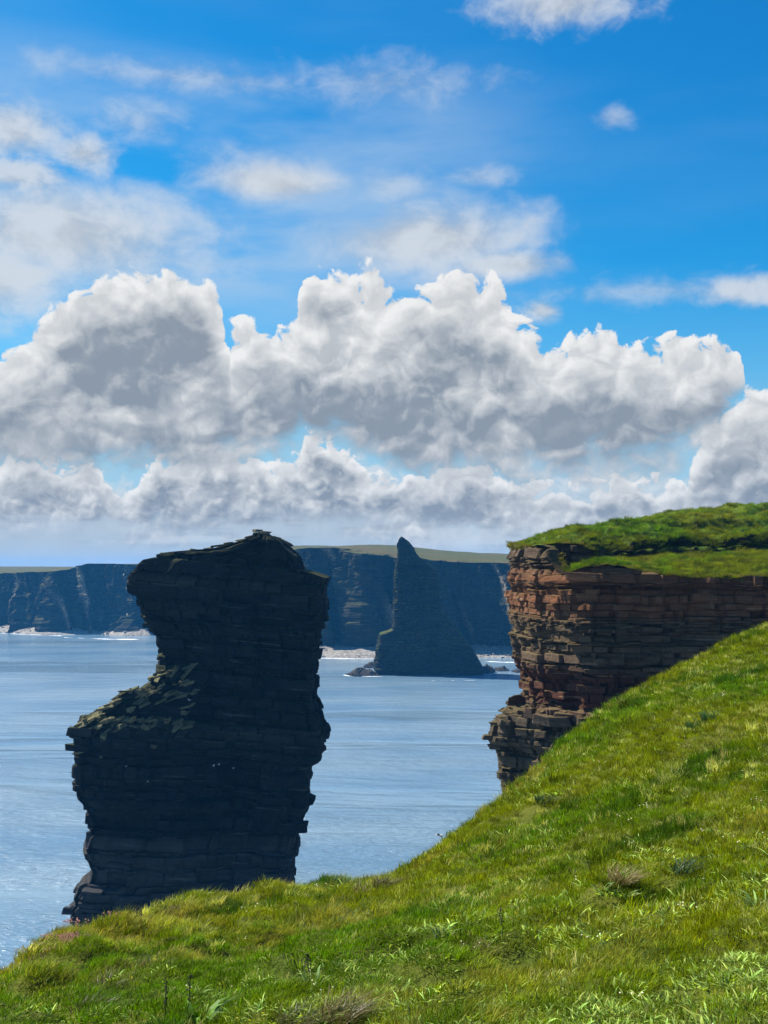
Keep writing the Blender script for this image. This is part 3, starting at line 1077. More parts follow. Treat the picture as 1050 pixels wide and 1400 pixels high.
# ------------------------------------------------------------------ the headland on the right
def headland():
    root = empty('headland', (0, 0, 0))
    tag(root, 'layered red brown cliff headland with green turf on top', kind='structure')
    E0 = EYE
    # lower wall: plan path with lip height above the eye
    lower = [(34, 175, -0.4), (20, 150, -0.3), (15.2, 128, 2.2), (14.2, 118, 2.3), (14.4, 112.5, 2.35), (15.0, 110.8, 2.5), (15.7, 109.3, 2.5), (16.3, 107.9, 2.1), (16.8, 107.2, 0.7), (17.5, 106.3, -0.4), (18.4, 105.0, -0.1), (19.3, 104.5, 0.25), (20.8, 104.3, 0.62),
             (22.5, 104.3, 0.35), (25.5, 104, -0.25), (29, 103.4, -0.7), (36, 102.5, -0.55), (48, 100, -0.4), (64, 95, 0.0)]
    q, s, Ln = resample(lower, 0.22)
    q = smooth_path(q, 3)
    tx, ty = np.gradient(q[:, 0]), np.gradient(q[:, 1])
    ln = np.hypot(tx, ty)
    nx, ny = ty / ln, -tx / ln                            # outward: to the left of the walk from the back to the right is inside
    zt = E0 + q[:, 2] + 0.22 * fnoise(s / 1.1, s * 0, 4, 3)
    st = Strata(22.0, E0 + 3.4, 0.10, 0.95, 77, bed=0.17, block=0.20, wmin=0.3, wmax=3.4, gap=0.16, joint=0.16, rows_per=0.3)
    D = st.disp(s, Ln, smooth_amp=0.35, smooth_len=3.5, fine=0.06, joint_w=0.10, rib=0.38, rib_len=2.2)
    zr = st.rows
    # outline of the nose: metres in (+) or out (-) of the mean face for a row of the photograph
    Yn = 112.0
    prof = [(740, 7), (762, -3), (779, -1), (793, -8), (810, -2), (840, -7), (856, -8), (878, 0), (897, 4), (916, 7), (931, 18), (945, 17), (962, 13), (970, 10), (1000, 8), (1100, 8)]
    tab = [(at(700, v, Yn).z, -px / FPX * Yn) for v, px in prof]
    off = interp(zr, tab)
    corner = s[np.argmin(np.hypot(q[:, 0] - 17.6, q[:, 1] - 106.2))]
    wgt = np.clip(1 - (s - corner) / 14.0, 0.25, 1.0)
    D = D + off[:, None] * wgt[None, :] * 0.95
    Z = np.minimum(zr[:, None], zt[None, :])
    X = q[None, :, 0] + nx[None] * D
    Y = q[None, :, 1] + ny[None] * D
    Z = Z + 0.30 * np.clip((zt[None] - Z) / 0.6, 0, 1) * fnoise((s[None] + 0 * Z) / 3.2, Z / 5, 66, 3)
    Pos = np.stack([X, Y, Z], -1)
    Nrm = np.stack([np.repeat(nx[None], len(zr), 0), np.repeat(ny[None], len(zr), 0), X * 0], -1)
    mesh_ob('cliff_face', Pos.reshape(-1, 3), grid_faces(len(zr), len(s)), ROCK_RED, root)
    lipL = np.stack([X[-1], Y[-1], zt], -1)
    rr = random.Random(19)
    ms = block_set(ROCK_RED, 18, 500, 0.08, 0.06)

    def vis(p, n):
        to = np.array([-p[0], -p[1]])
        d = (n[0] * to[0] + n[1] * to[1]) / np.hypot(*to)
        j = int(np.argmin(np.abs(q[:, 0] - p[0]) + np.abs(q[:, 1] - p[1])))
        if p[2] > zt[j] - 0.5 or p[2] < 31 or p[0] > 40 or p[1] > 114:
            return 0
        return max(0.0, d) * (1.5 if n[0] < -0.5 else 1.0)
    place_blocks(ms, 'block', root, Pos, Nrm, st, s, 190, rr, vis, 0.3, (0.5, 1.1), (0.0, 0.22), 0.2)

    # upper wall, set back behind the terrace to the right of the nose
    upper = [(34, 178, 3.4), (20.5, 151, 3.2), (15.2, 128, 3.0), (14.8, 118, 2.7), (15.1, 113.0, 2.45), (15.7, 111.1, 2.7), (16.6, 109.8, 2.75), (18.2, 109.4, 2.55), (20.5, 109.6, 2.1), (23, 110.5, 1.9), (26, 111.5, 1.9), (30, 112.5, 2.4),
             (36, 113, 2.5), (48, 113, 2.8), (66, 111, 3.2)]
    q2, s2, L2 = resample(upper, 0.22)
    q2 = smooth_path(q2, 3)
    tx, ty = np.gradient(q2[:, 0]), np.gradient(q2[:, 1])
    ln = np.hypot(tx, ty)
    n2x, n2y = ty / ln, -tx / ln
    lump = fnoise(s2 / 1.7, s2 * 0 + 3, 8, 3)
    zu = E0 + q2[:, 2] + 0.45 * lump
    st2 = Strata(E0 - 1.6, E0 + 4.2, 0.16, 0.9, 91, bed=0.16, block=0.2, wmin=0.5, wmax=2.4, gap=0.15, joint=0.15, rows_per=0.3)
    D2 = st2.disp(s2, L2, smooth_amp=0.5, smooth_len=3.0, fine=0.08, rib=0.35, rib_len=2.4)
    soft = np.clip((q2[:, 0] - 20) / 6.0, 0, 1) * (q2[:, 1] < 120)
    bay = 2.2 * fnoise(s2 / 4.5, s2 * 0 + 1, 63, 2) * soft
    zr2 = st2.rows
    D2 = D2 + bay[None, :] - 1.2 * soft[None, :] * (zr2[:, None] - E0) / 3.0
    Z2 = np.minimum(zr2[:, None], zu[None, :])
    X2 = q2[None, :, 0] + n2x[None] * D2
    Y2 = q2[None, :, 1] + n2y[None] * D2
    Pos2 = np.stack([X2, Y2, Z2], -1)
    Nrm2 = np.stack([np.repeat(n2x[None], len(zr2), 0), np.repeat(n2y[None], len(zr2), 0), X2 * 0], -1)
    cut = int(np.argmax((q2[:, 0] > 22.3) & (q2[:, 1] < 120)))
    mesh_ob('upper_face', Pos2[:, :cut + 1].reshape(-1, 3), grid_faces(len(zr2), cut + 1), ROCK_RED, root)
    mesh_ob('turf_scarp', Pos2[:, cut:].reshape(-1, 3), grid_faces(len(zr2), len(s2) - cut), TURF_FAR, root, True)

    def vis2(p, n):
        return max(0.0, -n[1] - n[0]) if p[1] < 114 and p[0] < 22 and p[2] > E0 - 0.6 and p[2] < E0 + 2.0 else 0
    place_blocks(ms, 'block', root, Pos2, Nrm2, st2, s2, 40, rr, vis2, 0.5, (0.5, 0.9), (0.03, 0.25), 0.25)
    lipU = np.stack([X2[-1], Y2[-1], zu], -1)

    # terrace turf between the lips
    m = 420
    def rs(l):
        d = np.concatenate([[0], np.cumsum(np.hypot(*np.diff(l[:, :2], axis=0).T))])
        return d
    key = [0, 0.30, 0.44, 0.55, 1.0]
    a = lipL[np.linspace(0, len(lipL) - 1, 2600).astype(int)]
    # pair every lower lip point with the upper wall straight inland of it
    foot = np.stack([q2[:, 0], q2[:, 1]], 1)
    tot = []
    for p in a[::5]:
        d = np.hypot(foot[:, 0] - p[0] - 0.12 * 6, foot[:, 1] - p[1] - 6 * 0.5)
        tot.append(np.argmin(d))
    tot = np.maximum.accumulate(np.array(tot))
    base = a[::5]
    B = np.stack([foot[tot, 0] + 0.35 * 0 - n2x[tot] * 1.2, foot[tot, 1] - n2y[tot] * 1.2], 1)
    zb = E0 + np.interp(base[:, 0], [14, 17, 20, 25, 30, 36, 60], [-0.3, -0.2, 0.7, 1.05, 1.6, 1.85, 2.2])
    rows = []
    T = np.linspace(0, 1, 40)
    for t in T:
        x = base[:, 0] * (1 - t) + B[:, 0] * t
        y = base[:, 1] * (1 - t) + B[:, 1] * t
        z = base[:, 2] * (1 - t) + np.maximum(zb, base[:, 2] - 0.1) * t
        w = np.clip(t * 8, 0, 1)
        z = z + w * (0.36 * fnoise(x / 1.6, y / 0.9, 12, 4) + 0.42 * (np.abs(fnoise(x / 0.9, y / 0.7, 13, 2)) - 0.15) + 0.25 * math.sin(math.pi * t))
        rows.append(np.stack([x, y, z + 0.05 * w], -1))
    terr = np.array(rows)
    cut = int(np.argmax((base[:, 0] > 17.4) & (base[:, 1] < 107)))
    flat = terr[:, :cut + 1].copy()
    flat[:, :, 2] = np.minimum(flat[:, :, 2], base[None, :cut + 1, 2] + 0.12)
    mesh_ob('turf', flat.reshape(-1, 3), grid_faces(len(T), cut + 1), TURF_FAR, root, True)
    terr = terr[:, cut:]
    mesh_ob('turf', terr.reshape(-1, 3), grid_faces(len(T), terr.shape[1]), TURF_FAR, root, True)

    # upper turf running inland from the upper lip
    T = np.concatenate([np.linspace(0, 3, 10), np.linspace(3.4, 14, 32), np.linspace(15, 50, 40), [60, 80, 110]])
    k = np.interp(q2[:, 0], [14, 15.5, 18, 20.5, 25, 30, 36, 60], [0.14, 0.22, 0.34, 0.40, 0.40, 0.31, 0.28, 0.30])
    Tm = np.interp(q2[:, 0], [14, 18, 20.5, 26, 36, 60], [9, 13, 15, 22, 40, 46])
    back = np.clip((q2[:, 1] - 114) / 6, 0, 1) * (q2[:, 0] < 40)
    k = k * (1 - back) + 0.02 * back
    rows = []
    for t in T:
        te = np.minimum(t, Tm + 0.15 * (t - Tm))
        fade = math.exp(-t / 1.3)
        z = (E0 + q2[:, 2] + 0.1) * (1 - fade) + zu * fade + k * (te - te * te / (2 * Tm))
        x = lipU[:, 0] * fade + (q2[:, 0] + n2x * 0.1) * (1 - fade) + 0.36 * t
        y = lipU[:, 1] * fade + (q2[:, 1] + n2y * 0.1) * (1 - fade) + 0.93 * t
        w = min(1, t / 1.0)
        h = 0.65 * fnoise(x / 2.6, y / 2.2, 21, 4) + 0.85 * (np.abs(fnoise(x / 1.4, y / 1.2, 22, 3)) - 0.2) + 0.25 * np.abs(fnoise(x / 0.6, y / 0.6, 24, 2))
        # grassy steps where the turf has slipped
        stp = fnoise(x / 9, y / 4.0, 23, 2)
        h = h + 0.45 * np.clip((stp - 0.02) * 9, -1, 1) * np.clip((x - 20) / 8, 0, 1)
        rows.append(np.stack([x, y, z + w * h * np.clip(1 - back, 0.2, 1)], -1))
    up = np.array(rows)
    mesh_ob('turf', up.reshape(-1, 3), grid_faces(len(T), up.shape[1]), TURF_FAR, root, True)

    # the lower ledge that juts out to the left at the foot of the nose
    led = [(16.5, 124, 0), (12.7, 116, 0), (11.3, 111.5, 0), (11.15, 110.4, 0), (11.8, 109.1, 0), (13.0, 108.2, 0), (14.6, 106.8, 0), (16.6, 105.2, 0), (19, 103.0, 0), (24, 100.5, 0), (32, 99, 0)]
    q3, s3, L3 = resample(led, 0.18)
    q3 = smooth_path(q3, 2)
    tx, ty = np.gradient(q3[:, 0]), np.gradient(q3[:, 1])
    ln = np.hypot(tx, ty)
    n3x, n3y = ty / ln, -tx / ln
    zt3 = np.interp(q3[:, 0], [10.7, 11.4, 13.2, 13.5, 13.6, 16, 19], [at(676, 991, 110.5).z, at(690, 985, 110).z, at(708, 981, 109).z, at(709, 980, 109).z, at(712, 970, 109).z, at(740, 972, 107).z, at(790, 978, 104).z])
    zt3 = zt3 + 0.12 * np.round(2.2 * fnoise(s3 / 0.9, s3 * 0, 5, 2))
    st3 = Strata(24.0, zt3.max() + 0.05, 0.35, 1.3, 131, bed=0.16, block=0.24, wmin=0.5, wmax=1.7, gap=0.13, joint=0.26, rows_per=0.3)
    D3 = st3.disp(s3, L3, smooth_amp=0.3, smooth_len=2.5, fine=0.06, joint_w=0.13, rib=0.5, rib_len=1.3)
    zr3 = st3.rows
    off3 = interp(zr3, [(at(675, v, 110.5).z, -px / FPX * 110.5) for v, px in [(985, 1), (1000, -1), (1010, -3), (1024, 5), (1053, 7), (1090, 8), (1140, 6)]])
    D3 = D3 + off3[:, None]
    Z3 = np.minimum(zr3[:, None], zt3[None, :])
    X3 = q3[None, :, 0] + n3x[None] * D3
    Y3 = q3[None, :, 1] + n3y[None] * D3
    Pos3 = np.stack([X3, Y3, Z3], -1)
    Nrm3 = np.stack([np.repeat(n3x[None], len(zr3), 0), np.repeat(n3y[None], len(zr3), 0), X3 * 0], -1)
    mesh_ob('ledge_face', Pos3.reshape(-1, 3), grid_faces(len(zr3), len(s3)), ROCK_RED, root)
    T = np.linspace(0, 6, 14)
    rows = [np.stack([X3[-1] + 0.75 * t, Y3[-1] + 0.6 * t, zt3 + 0.02 * t + (0.15 * np.round(2.5 * fnoise(X3[-1] / 1.2 + t, Y3[-1] / 1.2 + t, 6, 2)) if t else 0)], -1) for t in T]
    mesh_ob('ledge_top', np.array(rows).reshape(-1, 3), grid_faces(len(T), len(s3)), ROCK_RED, root)

    def vis3(p, n):
        d = -(n[0] * p[0] + n[1] * p[1]) / np.hypot(p[0], p[1])
        return max(0.0, d) if p[2] > 30 and p[1] < 113 and p[0] < 20 else 0
    place_blocks(ms, 'block', root, Pos3, Nrm3, st3, s3, 46, rr, vis3, 0.3, (0.5, 0.9), (0.03, 0.25), 0.25)
    for (u, v, w, h, dY) in ((714, 976, 0.9, 0.75, 109), (722, 975, 1.2, 0.55, 109), (737, 973, 1.5, 0.4, 107.5), (752, 973, 0.8, 0.6, 106.5), (757, 972, 0.9, 0.5, 106), (772, 977, 1.7, 0.35, 105), (679, 989, 1.0, 0.45, 110.3), (690, 986, 1.3, 0.35, 110), (744, 984, 2.0, 0.9, 106), (765, 986, 2.2, 1.0, 105)):
        p = at(u, v, dY)
        link_mesh('block', rr.choice(ms), root, loc=p, rot=(rr.gauss(0, .05), rr.gauss(0, .06), rr.uniform(-0.6, 0.1)), scale=(w, 1.1, h))
    return lipL, lipU, terr, up


LIPL, LIPU, TERR, UPT = headland()


# ------------------------------------------------------------------ the grass slope the photograph was taken from
CTRL = [(0, 1400, 8.4), (260, 1400, 7.3), (525, 1400, 6.5), (800, 1400, 5.8), (1050, 1400, 5.2),
        (1050, 1250, 8.2), (1050, 1100, 13), (1050, 980, 20), (1050, 900, 30), (1050, 850, 39), (1000, 870, 37), (950, 893, 35), (900, 920, 33), (850, 950, 31), (800, 985, 29), (740, 1040, 27), (680, 1088, 25), (620, 1135, 23), (545, 1195, 20.5),
        (800, 1250, 9.5), (800, 1100, 17.5), (900, 1000, 24), (650, 1250, 11.2), (690, 1150, 18), (490, 1241, 17), (300, 1310, 11.8), (420, 1290, 12.8), (0, 1320, 14), (108, 1268, 17), (200, 1245, 19.5), (300, 1218, 22), (390, 1205, 24), (460, 1196, 26), (515, 1198, 27),
        (520, 1216, 24), (440, 1215, 22.3), (350, 1240, 18), (200, 1300, 14), (100, 1330, 12.6)]
cp = [at(*c) for c in CTRL]
cpts = [(p.x, p.y, p.z - EYE) for p in cp] + [(0, 0, -1.65), (3, 0, -0.95), (-3, 0, -2.5), (9, 4, 0.9), (14, 18, 1.8), (20, 30, 1.6), (-9, 6, -4.9), (26, 48, 0.5), (0, -6, -0.6)]
cpts = np.array(cpts)


def tps_fit(P, lam=0.02):
    n = len(P)
    d = np.hypot(P[:, None, 0] - P[None, :, 0], P[:, None, 1] - P[None, :, 1])
    K = np.where(d > 0, d * d * np.log(d + 1e-12), 0) + lam * np.eye(n)
    Q = np.concatenate([np.ones((n, 1)), P[:, :2]], 1)
    A = np.block([[K, Q], [Q.T, np.zeros((3, 3))]])
    return np.linalg.solve(A, np.concatenate([P[:, 2], np.zeros(3)]))


TPS = tps_fit(cpts)


def tps(x, y):
    sh = np.shape(x)
    x, y = np.ravel(x), np.ravel(y)
    out = np.empty(len(x))
    for a in range(0, len(x), 20000):
        xx, yy = x[a:a + 20000], y[a:a + 20000]
        d = np.hypot(xx[:, None] - cpts[None, :, 0], yy[:, None] - cpts[None, :, 1])
        out[a:a + 20000] = (np.where(d > 0, d * d * np.log(d + 1e-12), 0)) @ TPS[:-3] + TPS[-3] + TPS[-2] * xx + TPS[-1] * yy
    return out.reshape(sh)


EDGE = [(-40, -14), (-22, -4), (-13, 4), (-8.2, 9.6)] + [(at(u, v, Y).x, Y) for u, v, Y in ((0, 1320, 14), (108, 1268, 17), (200, 1245, 19.5), (300, 1218, 22), (390, 1205, 24), (460, 1196, 26), (515, 1198, 27))] \
    + [(0.7, 26.2), (1.1, 24.4)] + [(at(u, v, Y).x, Y) for u, v, Y in ((620, 1135, 24), (680, 1088, 25.5), (740, 1040, 27.3), (800, 985, 29.3), (850, 950, 31.3), (900, 920, 33.3), (950, 893, 35.3), (1000, 870, 37.4), (1050, 850, 39.4))] + [(18, 43), (26, 48), (40, 54), (60, 56)]
EDGE = np.array(EDGE)


def edge_dist(x, y):
    """distance beyond the cliff edge (positive outside, negative on the turf)"""
    sh = np.shape(x)
    x, y = np.ravel(x), np.ravel(y)
    best = np.full(len(x), 1e9)
    ring = np.vstack([EDGE, [(90, 56), (90, -60), (-60, -60), (-60, -14)]])
    inside = np.zeros(len(x), bool)
    for (ax, ay), (bx, by) in zip(ring, np.roll(ring, -1, 0)):
        if ay != by:
            inside ^= ((ay > y) != (by > y)) & (x < (bx - ax) * (y - ay) / (by - ay) + ax)
    for (ax, ay), (bx, by) in zip(EDGE[:-1], EDGE[1:]):
        dx, dy = bx - ax, by - ay
        t = np.clip(((x - ax) * dx + (y - ay) * dy) / (dx * dx + dy * dy), 0, 1)
        best = np.minimum(best, np.hypot(x - ax - t * dx, y - ay - t * dy))
    return np.where(inside, -best, best).reshape(sh)


def hummocks(x, y):
    rough = np.clip(0.75 - 0.05 * (x + 1.0), 0.35, 1.1) * np.clip(np.hypot(x, y) / 9.0, 0.35, 1.0)
    a = fnoise(x / 1.5, y / 1.7, 201, 3)
    b = np.abs(fnoise(x / 0.75, y / 0.8, 202, 2))
    c = fnoise(x / 4.5, y / 4.0, 205, 2)
    rough = rough * (1 + 0.7 * np.clip(-x / 3.5, 0, 1))
    d = np.abs(fnoise(x / 0.42, y / 0.45, 208, 2))
    return rough * (0.30 * a + 0.42 * (b - 0.2) + 0.20 * c + 0.16 * (d - 0.2))


HOLLOWS = [(852, 1222, 0.42, 0.20), (212, 1340, 0.5, 0.25), (330, 1200 + 45, 0.6, 0.2), (500, 1228, 0.5, 0.25), (60, 1322, 0.6, 0.2), (130, 1358, 0.4, 0.18), (700, 1290, 0.4, 0.14), (600, 1318, 0.4, 0.14), (985, 1000, 0.9, 0.2), (745, 1097, 0.7, 0.2), (660, 1168, 0.6, 0.15), (460, 1395, 0.3, 0.12), (240, 1255, 0.6, 0.2), (930, 1190, 0.3, 0.08)]


def ground_hit(u, v):
    """where the line of sight of a pixel meets the smooth slope"""
    x, f, z = ray(u, v)
    Y = np.linspace(2, 60, 3000)
    h = tps(x / f * Y, Y)
    below = np.where(z / f * Y < h)[0]
    k = below[0] if len(below) else len(Y) - 1
    return x / f * Y[k], Y[k]


HOL = [(*ground_hit(u, v), r, d) for u, v, r, d in HOLLOWS]


def ground_z(x, y):
    z = tps(x, y) + hummocks(x, y)
    for hx, hy, r, d in HOL:
        q = np.hypot((x - hx), (y - hy) * 0.8) / r
        d = d * 1.5
        z = z - d * np.exp(-q ** 2) + d * 0.6 * np.exp(-(np.hypot(x - hx, (y - hy - 1.1 * r)) / (0.8 * r)) ** 2)
    e = edge_dist(x, y)
    e2 = e + 0.5 * fnoise(x / 1.3, y / 1.3, 207, 3)
    o = np.clip(e2 + 0.35, 0, None)
    drop = np.where(o < 1.0, 0.55 * o * o, 0.55 + 2.4 * (o - 1.0))
    return z - drop + EYE - 0.14 * np.clip(np.hypot(x, y) / 16.0, 0.2, 1.3), e


def build_ground():
    xs = np.concatenate([np.arange(-26, -9, 0.5), np.arange(-9, 16, 0.17), np.arange(16, 46, 0.5)])
    ys = np.concatenate([np.arange(-12, 2, 0.5), np.arange(2, 42, 0.17), np.arange(42, 70, 0.5)])
    Xg, Yg = np.meshgrid(xs, ys)
    Zg, e = ground_z(Xg, Yg)
    Zg = np.maximum(Zg, -4)
    f = grid_faces(len(ys), len(xs))
    keep = (np.take(e.ravel(), f).min(1) < 26)
    f = f[keep][:, ::1]
    v = np.stack([Xg, Yg, Zg], -1).reshape(-1, 3)
    used = np.unique(f)
    remap = np.zeros(len(v), np.int64)
    remap[used] = np.arange(len(used))
    o = mesh_ob('ground', v[used], remap[f], TURF, None, True)
    return tag(o, 'steep grassy slope falling to the cliff edge', kind='structure')


GROUND = build_ground()


# ------------------------------------------------------------------ skerries and surf
def skerry(u0, u1, v, depth, h, seed, label):
    Y = -EYE / (at(525, v, 1.0).z - EYE)
    a, b = at(u0, v, Y), at(u1, v, Y)
    cx, hw = (a.x + b.x) / 2, (b.x - a.x) / 2
    nx, ny = 46, 26
    gx, gy = np.meshgrid(np.linspace(-1.1, 1.1, nx), np.linspace(-1.1, 1.1, ny))
    r = np.hypot(gx, gy) + 0.35 * fnoise(gx * 2.2 + seed, gy * 2.0, seed, 3)
    z = h * np.clip(1.15 - r, -0.4, 0.75) * 1.4 * (1 + 0.9 * fnoise(gx * 3 + 5, gy * 3, seed + 1, 3))
    z = np.round(z / (h * 0.2) + 0.4 * fnoise(gx * 6, gy * 6, seed + 2, 2)) * h * 0.2 + 0.05 * h * fnoise(gx * 9, gy * 9, seed + 3, 2)
    z = np.where(r > 1.12, -0.6, z)
    o = mesh_ob('rock', np.stack([gx * hw, gy * depth, z], -1).reshape(-1, 3), grid_faces(ny, nx), ROCK_SKERRY)
    o.location = (cx, Y, 0)
    return tag(o, label, 'rock', 'rocks awash by the pointed stack')


skerry(474, 522, 922.5, 9, 2.6, 3, 'flat layered skerry rock on the left of the pointed stack')
skerry(655, 676, 919, 7, 3.0, 4, 'low dark rock touching the right foot of the pointed stack')
skerry(676, 695, 916.5, 6, 1.6, 9, 'long low dark rock second from the right foot of the pointed stack')
skerry(700, 722, 918.5, 6, 1.5, 12, 'low dark rock in the water beside the red cliff')
skerry(497, 516, 912, 6, 2.2, 15, 'small pale rock behind the flat skerry left of the pointed stack')


def surf(name, label, strips, seed):
    """broken foam lying on the water: each strip follows a line of points (x, y) with a half width"""
    V_, F_, off = [], [], 0
    r = np.random.default_rng(seed)
    for pts, hw in strips:
        q, s, L = resample(pts, max(0.6, hw / 2))
        n = len(s)
        if n < 4:
            continue
        on = np.clip(fnoise(s / (hw * 5), s * 0 + r.random() * 50, seed, 3) * 2.2 + 0.45, 0, 1)
        a = hw * on * (0.6 + 0.8 * r.random(n))
        b = hw * on * (0.6 + 0.8 * r.random(n))
        up = np.stack([q[:, 0], q[:, 1] + a, np.full(n, 0.07)], -1)
        dn = np.stack([q[:, 0], q[:, 1] - b, np.full(n, 0.07)], -1)
        V_.append(np.vstack([dn, up]))
        i = np.arange(n - 1)
        ok = on[:-1] + on[1:] > 0.02
        F_.append((np.stack([i, i + 1, n + i + 1, n + i], -1))[ok] + off)
        off += 2 * n
    o = mesh_ob(name, np.vstack(V_), np.vstack(F_), FOAM)
    return tag(o, label, kind='stuff')


def wl(u, v):
    Y = -EYE / (at(525, v, 1.0).z - EYE)
    return at(u, v, Y).x, Y


surf('surf', 'white surf breaking along the far shores and round the skerries',
     [([wl(u, v) for u, v in ((-60, 864.5), (0, 866), (40, 867.5), (85, 869.5))], 3.0), ([wl(u, v) for u, v in ((88, 871.5), (110, 872.5), (150, 874), (215, 874.5))], 5.5),
      ([wl(u, v) for u, v in ((425, 899.5), (460, 900.5), (515, 901))], 3.2), ([wl(u, v) for u, v in ((655, 904), (690, 905.5), (740, 906))], 2.2),
      ([wl(u, v) for u, v in ((462, 922), (480, 924.5), (525, 925))], 1.7), ([wl(u, v) for u, v in ((590, 931), (650, 930.2))], 0.35), ([wl(u, v) for u, v in ((660, 922), (700, 920))], 0.5)], 5)


# ------------------------------------------------------------------ plants: shapes
class Shape:
    def __init__(self):
        self.v, self.f, self.c, self.n = [], [], [], 0

    def add(self, v, f, c):
        self.v.append(np.asarray(v, float)); self.f.append(np.asarray(f, int) + self.n)
        self.c.append(np.broadcast_to(np.asarray(c, float), (len(v), 3))); self.n += len(v)

    def arrays(self):
        return np.vstack(self.v), np.vstack(self.f), np.vstack(self.c)


def blades(sh, r, n, rad, h0, h1, w, lean, wind=(0.35, 0.1), col=(1, 1, 1), cvar=0.25, leaf=False, spread=0.3):
    for _ in range(n):
        a, d = r.random() * 6.283, rad * math.sqrt(r.random())
        b = np.array([d * math.cos(a), d * math.sin(a), -0.02])
        h = h0 + (h1 - h0) * r.random()
        la = a + r.normal(0, 0.8)
        L = lean * (0.4 + r.random())
        dx = np.array([math.cos(la) * L * (0.4 + spread) + wind[0] * r.random() * lean, math.sin(la) * L * (0.4 + spread) + wind[1] * r.random(), 0]) * h
        ww = w * (0.6 + 0.8 * r.random())
        p = r.random() * 3.1416
        sx = np.array([math.cos(p), math.sin(p), 0.0]) * ww
        c = np.array(col) * (1 + cvar * r.normal())
        c = np.clip(c * np.array([1 + 0.12 * r.normal(), 1, 1]), 0.02, 3)
        up = np.array([0, 0, h])
        if leaf:
            m1, m2, tip = b + up * 0.45 + dx * 0.3, b + up * 0.8 + dx * 0.75, b + up * (0.86 + 0.1 * r.random()) + dx * 1.35
            sh.add([b - sx * .3, b + sx * .3, m1 - sx, m1 + sx, m2 - sx * .8, m2 + sx * .8, tip], [(0, 1, 3), (0, 3, 2), (2, 3, 5), (2, 5, 4), (4, 5, 6)], c)
        else:
            m1, tip = b + up * 0.6 + dx * 0.35, b + up + dx
            sh.add([b - sx, b + sx, m1 - sx * .7, m1 + sx * .7, tip], [(0, 1, 3), (0, 3, 2), (2, 3, 4)], c)


def flowers(sh, r, n, rad, h, head, col):
    for _ in range(n):
        a, d = r.random() * 6.283, rad * math.sqrt(r.random())
        b = np.array([d * math.cos(a), d * math.sin(a), 0])
        t = b + np.array([r.normal() * .02, r.normal() * .02, h * (0.7 + 0.5 * r.random())])
        w = np.array([0.003, 0, 0])
        sh.add([b - w, b + w, t], [(0, 1, 2)], (0.5, 0.7, 0.3))
        q = [t + head * np.array(k) for k in ((1, 0, 0), (-1, 0, 0), (0, 1, 0), (0, -1, 0), (0, 0, .8), (0, 0, -.6))]
        sh.add(q, [(0, 2, 4), (2, 1, 4), (1, 3, 4), (3, 0, 4), (2, 0, 5), (1, 2, 5), (3, 1, 5), (0, 3, 5)], np.array(col) * (0.8 + 0.4 * r.random()))


def leaf_material():
    m, t, p, out = material('grass leaves')
    at_ = t.node('ShaderNodeAttribute', attribute_type='INSTANCER', attribute_name='tint')
    vc = t.node('ShaderNodeAttribute', attribute_type='GEOMETRY', attribute_name='vc')
    c = mixc(t, 1.0, at_.outputs['Color'], vc.outputs['Color'], 'MULTIPLY')
    sock(t, c, p.inputs['Base Color'])
    p.inputs['Roughness'].default_value = 0.55
    p.inputs['Specular IOR Level'].default_value = 0.07
    tr = t.node('ShaderNodeBsdfTranslucent')
    sock(t, mixc(t, 1.0, c, (1.3, 1.3, 0.35), 'MULTIPLY'), tr.inputs[0])
    mx = t.node('ShaderNodeMixShader')
    mx.inputs[0].default_value = 0.38
    t.link(p.outputs[0], mx.inputs[1]); t.link(tr.outputs[0], mx.inputs[2])
    t.link(mx.outputs[0], out.inputs[0])
    return m


LEAF = leaf_material()


def plant_material(name):
    m, t, p, out = material(name)
    vc = t.node('ShaderNodeAttribute', attribute_type='GEOMETRY', attribute_name='vc')
    sock(t, vc.outputs['Color'], p.inputs['Base Color'])
    p.inputs['Roughness'].default_value = 0.45
    p.inputs['Specular IOR Level'].default_value = 0.35
    tr = t.node('ShaderNodeBsdfTranslucent')
    t.link(vc.outputs['Color'], tr.inputs[0])
    mx = t.node('ShaderNodeMixShader')
    mx.inputs[0].default_value = 0.33
    t.link(p.outputs[0], mx.inputs[1]); t.link(tr.outputs[0], mx.inputs[2])
    t.link(mx.outputs[0], out.inputs[0])
    return m


PLANT = plant_material('plant leaves')
pr = np.random.default_rng(77)
PROTO = []
WIND = (0.55, 0.12)


def proto(fn):
    sh = Shape()
    fn(sh)
    PROTO.append(sh.arrays())
    return len(PROTO) - 1


FINE = [proto(lambda sh: blades(sh, pr, 72, 0.17, 0.025, 0.075, 0.0034, 1.0, WIND)) for _ in range(4)]
LONG = [proto(lambda sh: blades(sh, pr, 56, 0.16, 0.05, 0.13, 0.0036, 1.1, (0.9, 0.2))) for _ in range(3)]
BROAD = [proto(lambda sh: (blades(sh, pr, 13, 0.15, 0.03, 0.066, 0.0115, 1.6, (0.4, -0.2), (1, 1, 1), 0.25, True, 0.6), blades(sh, pr, 24, 0.16, 0.03, 0.07, 0.0034, 1.0, WIND, (0.20, 0.30, 0.03)))) for _ in range(4)]
TUFT = [proto(lambda sh: blades(sh, pr, 110, 0.14, 0.08, 0.17, 0.0036, 1.0, (0.7, 0.1))) for _ in range(2)]
PINK = proto(lambda sh: flowers(sh, pr, 26, 0.17, 0.10, 0.013, (1, 1, 1)))
SPARSE = proto(lambda sh: flowers(sh, pr, 4, 0.18, 0.12, 0.012, (1, 1, 1)))


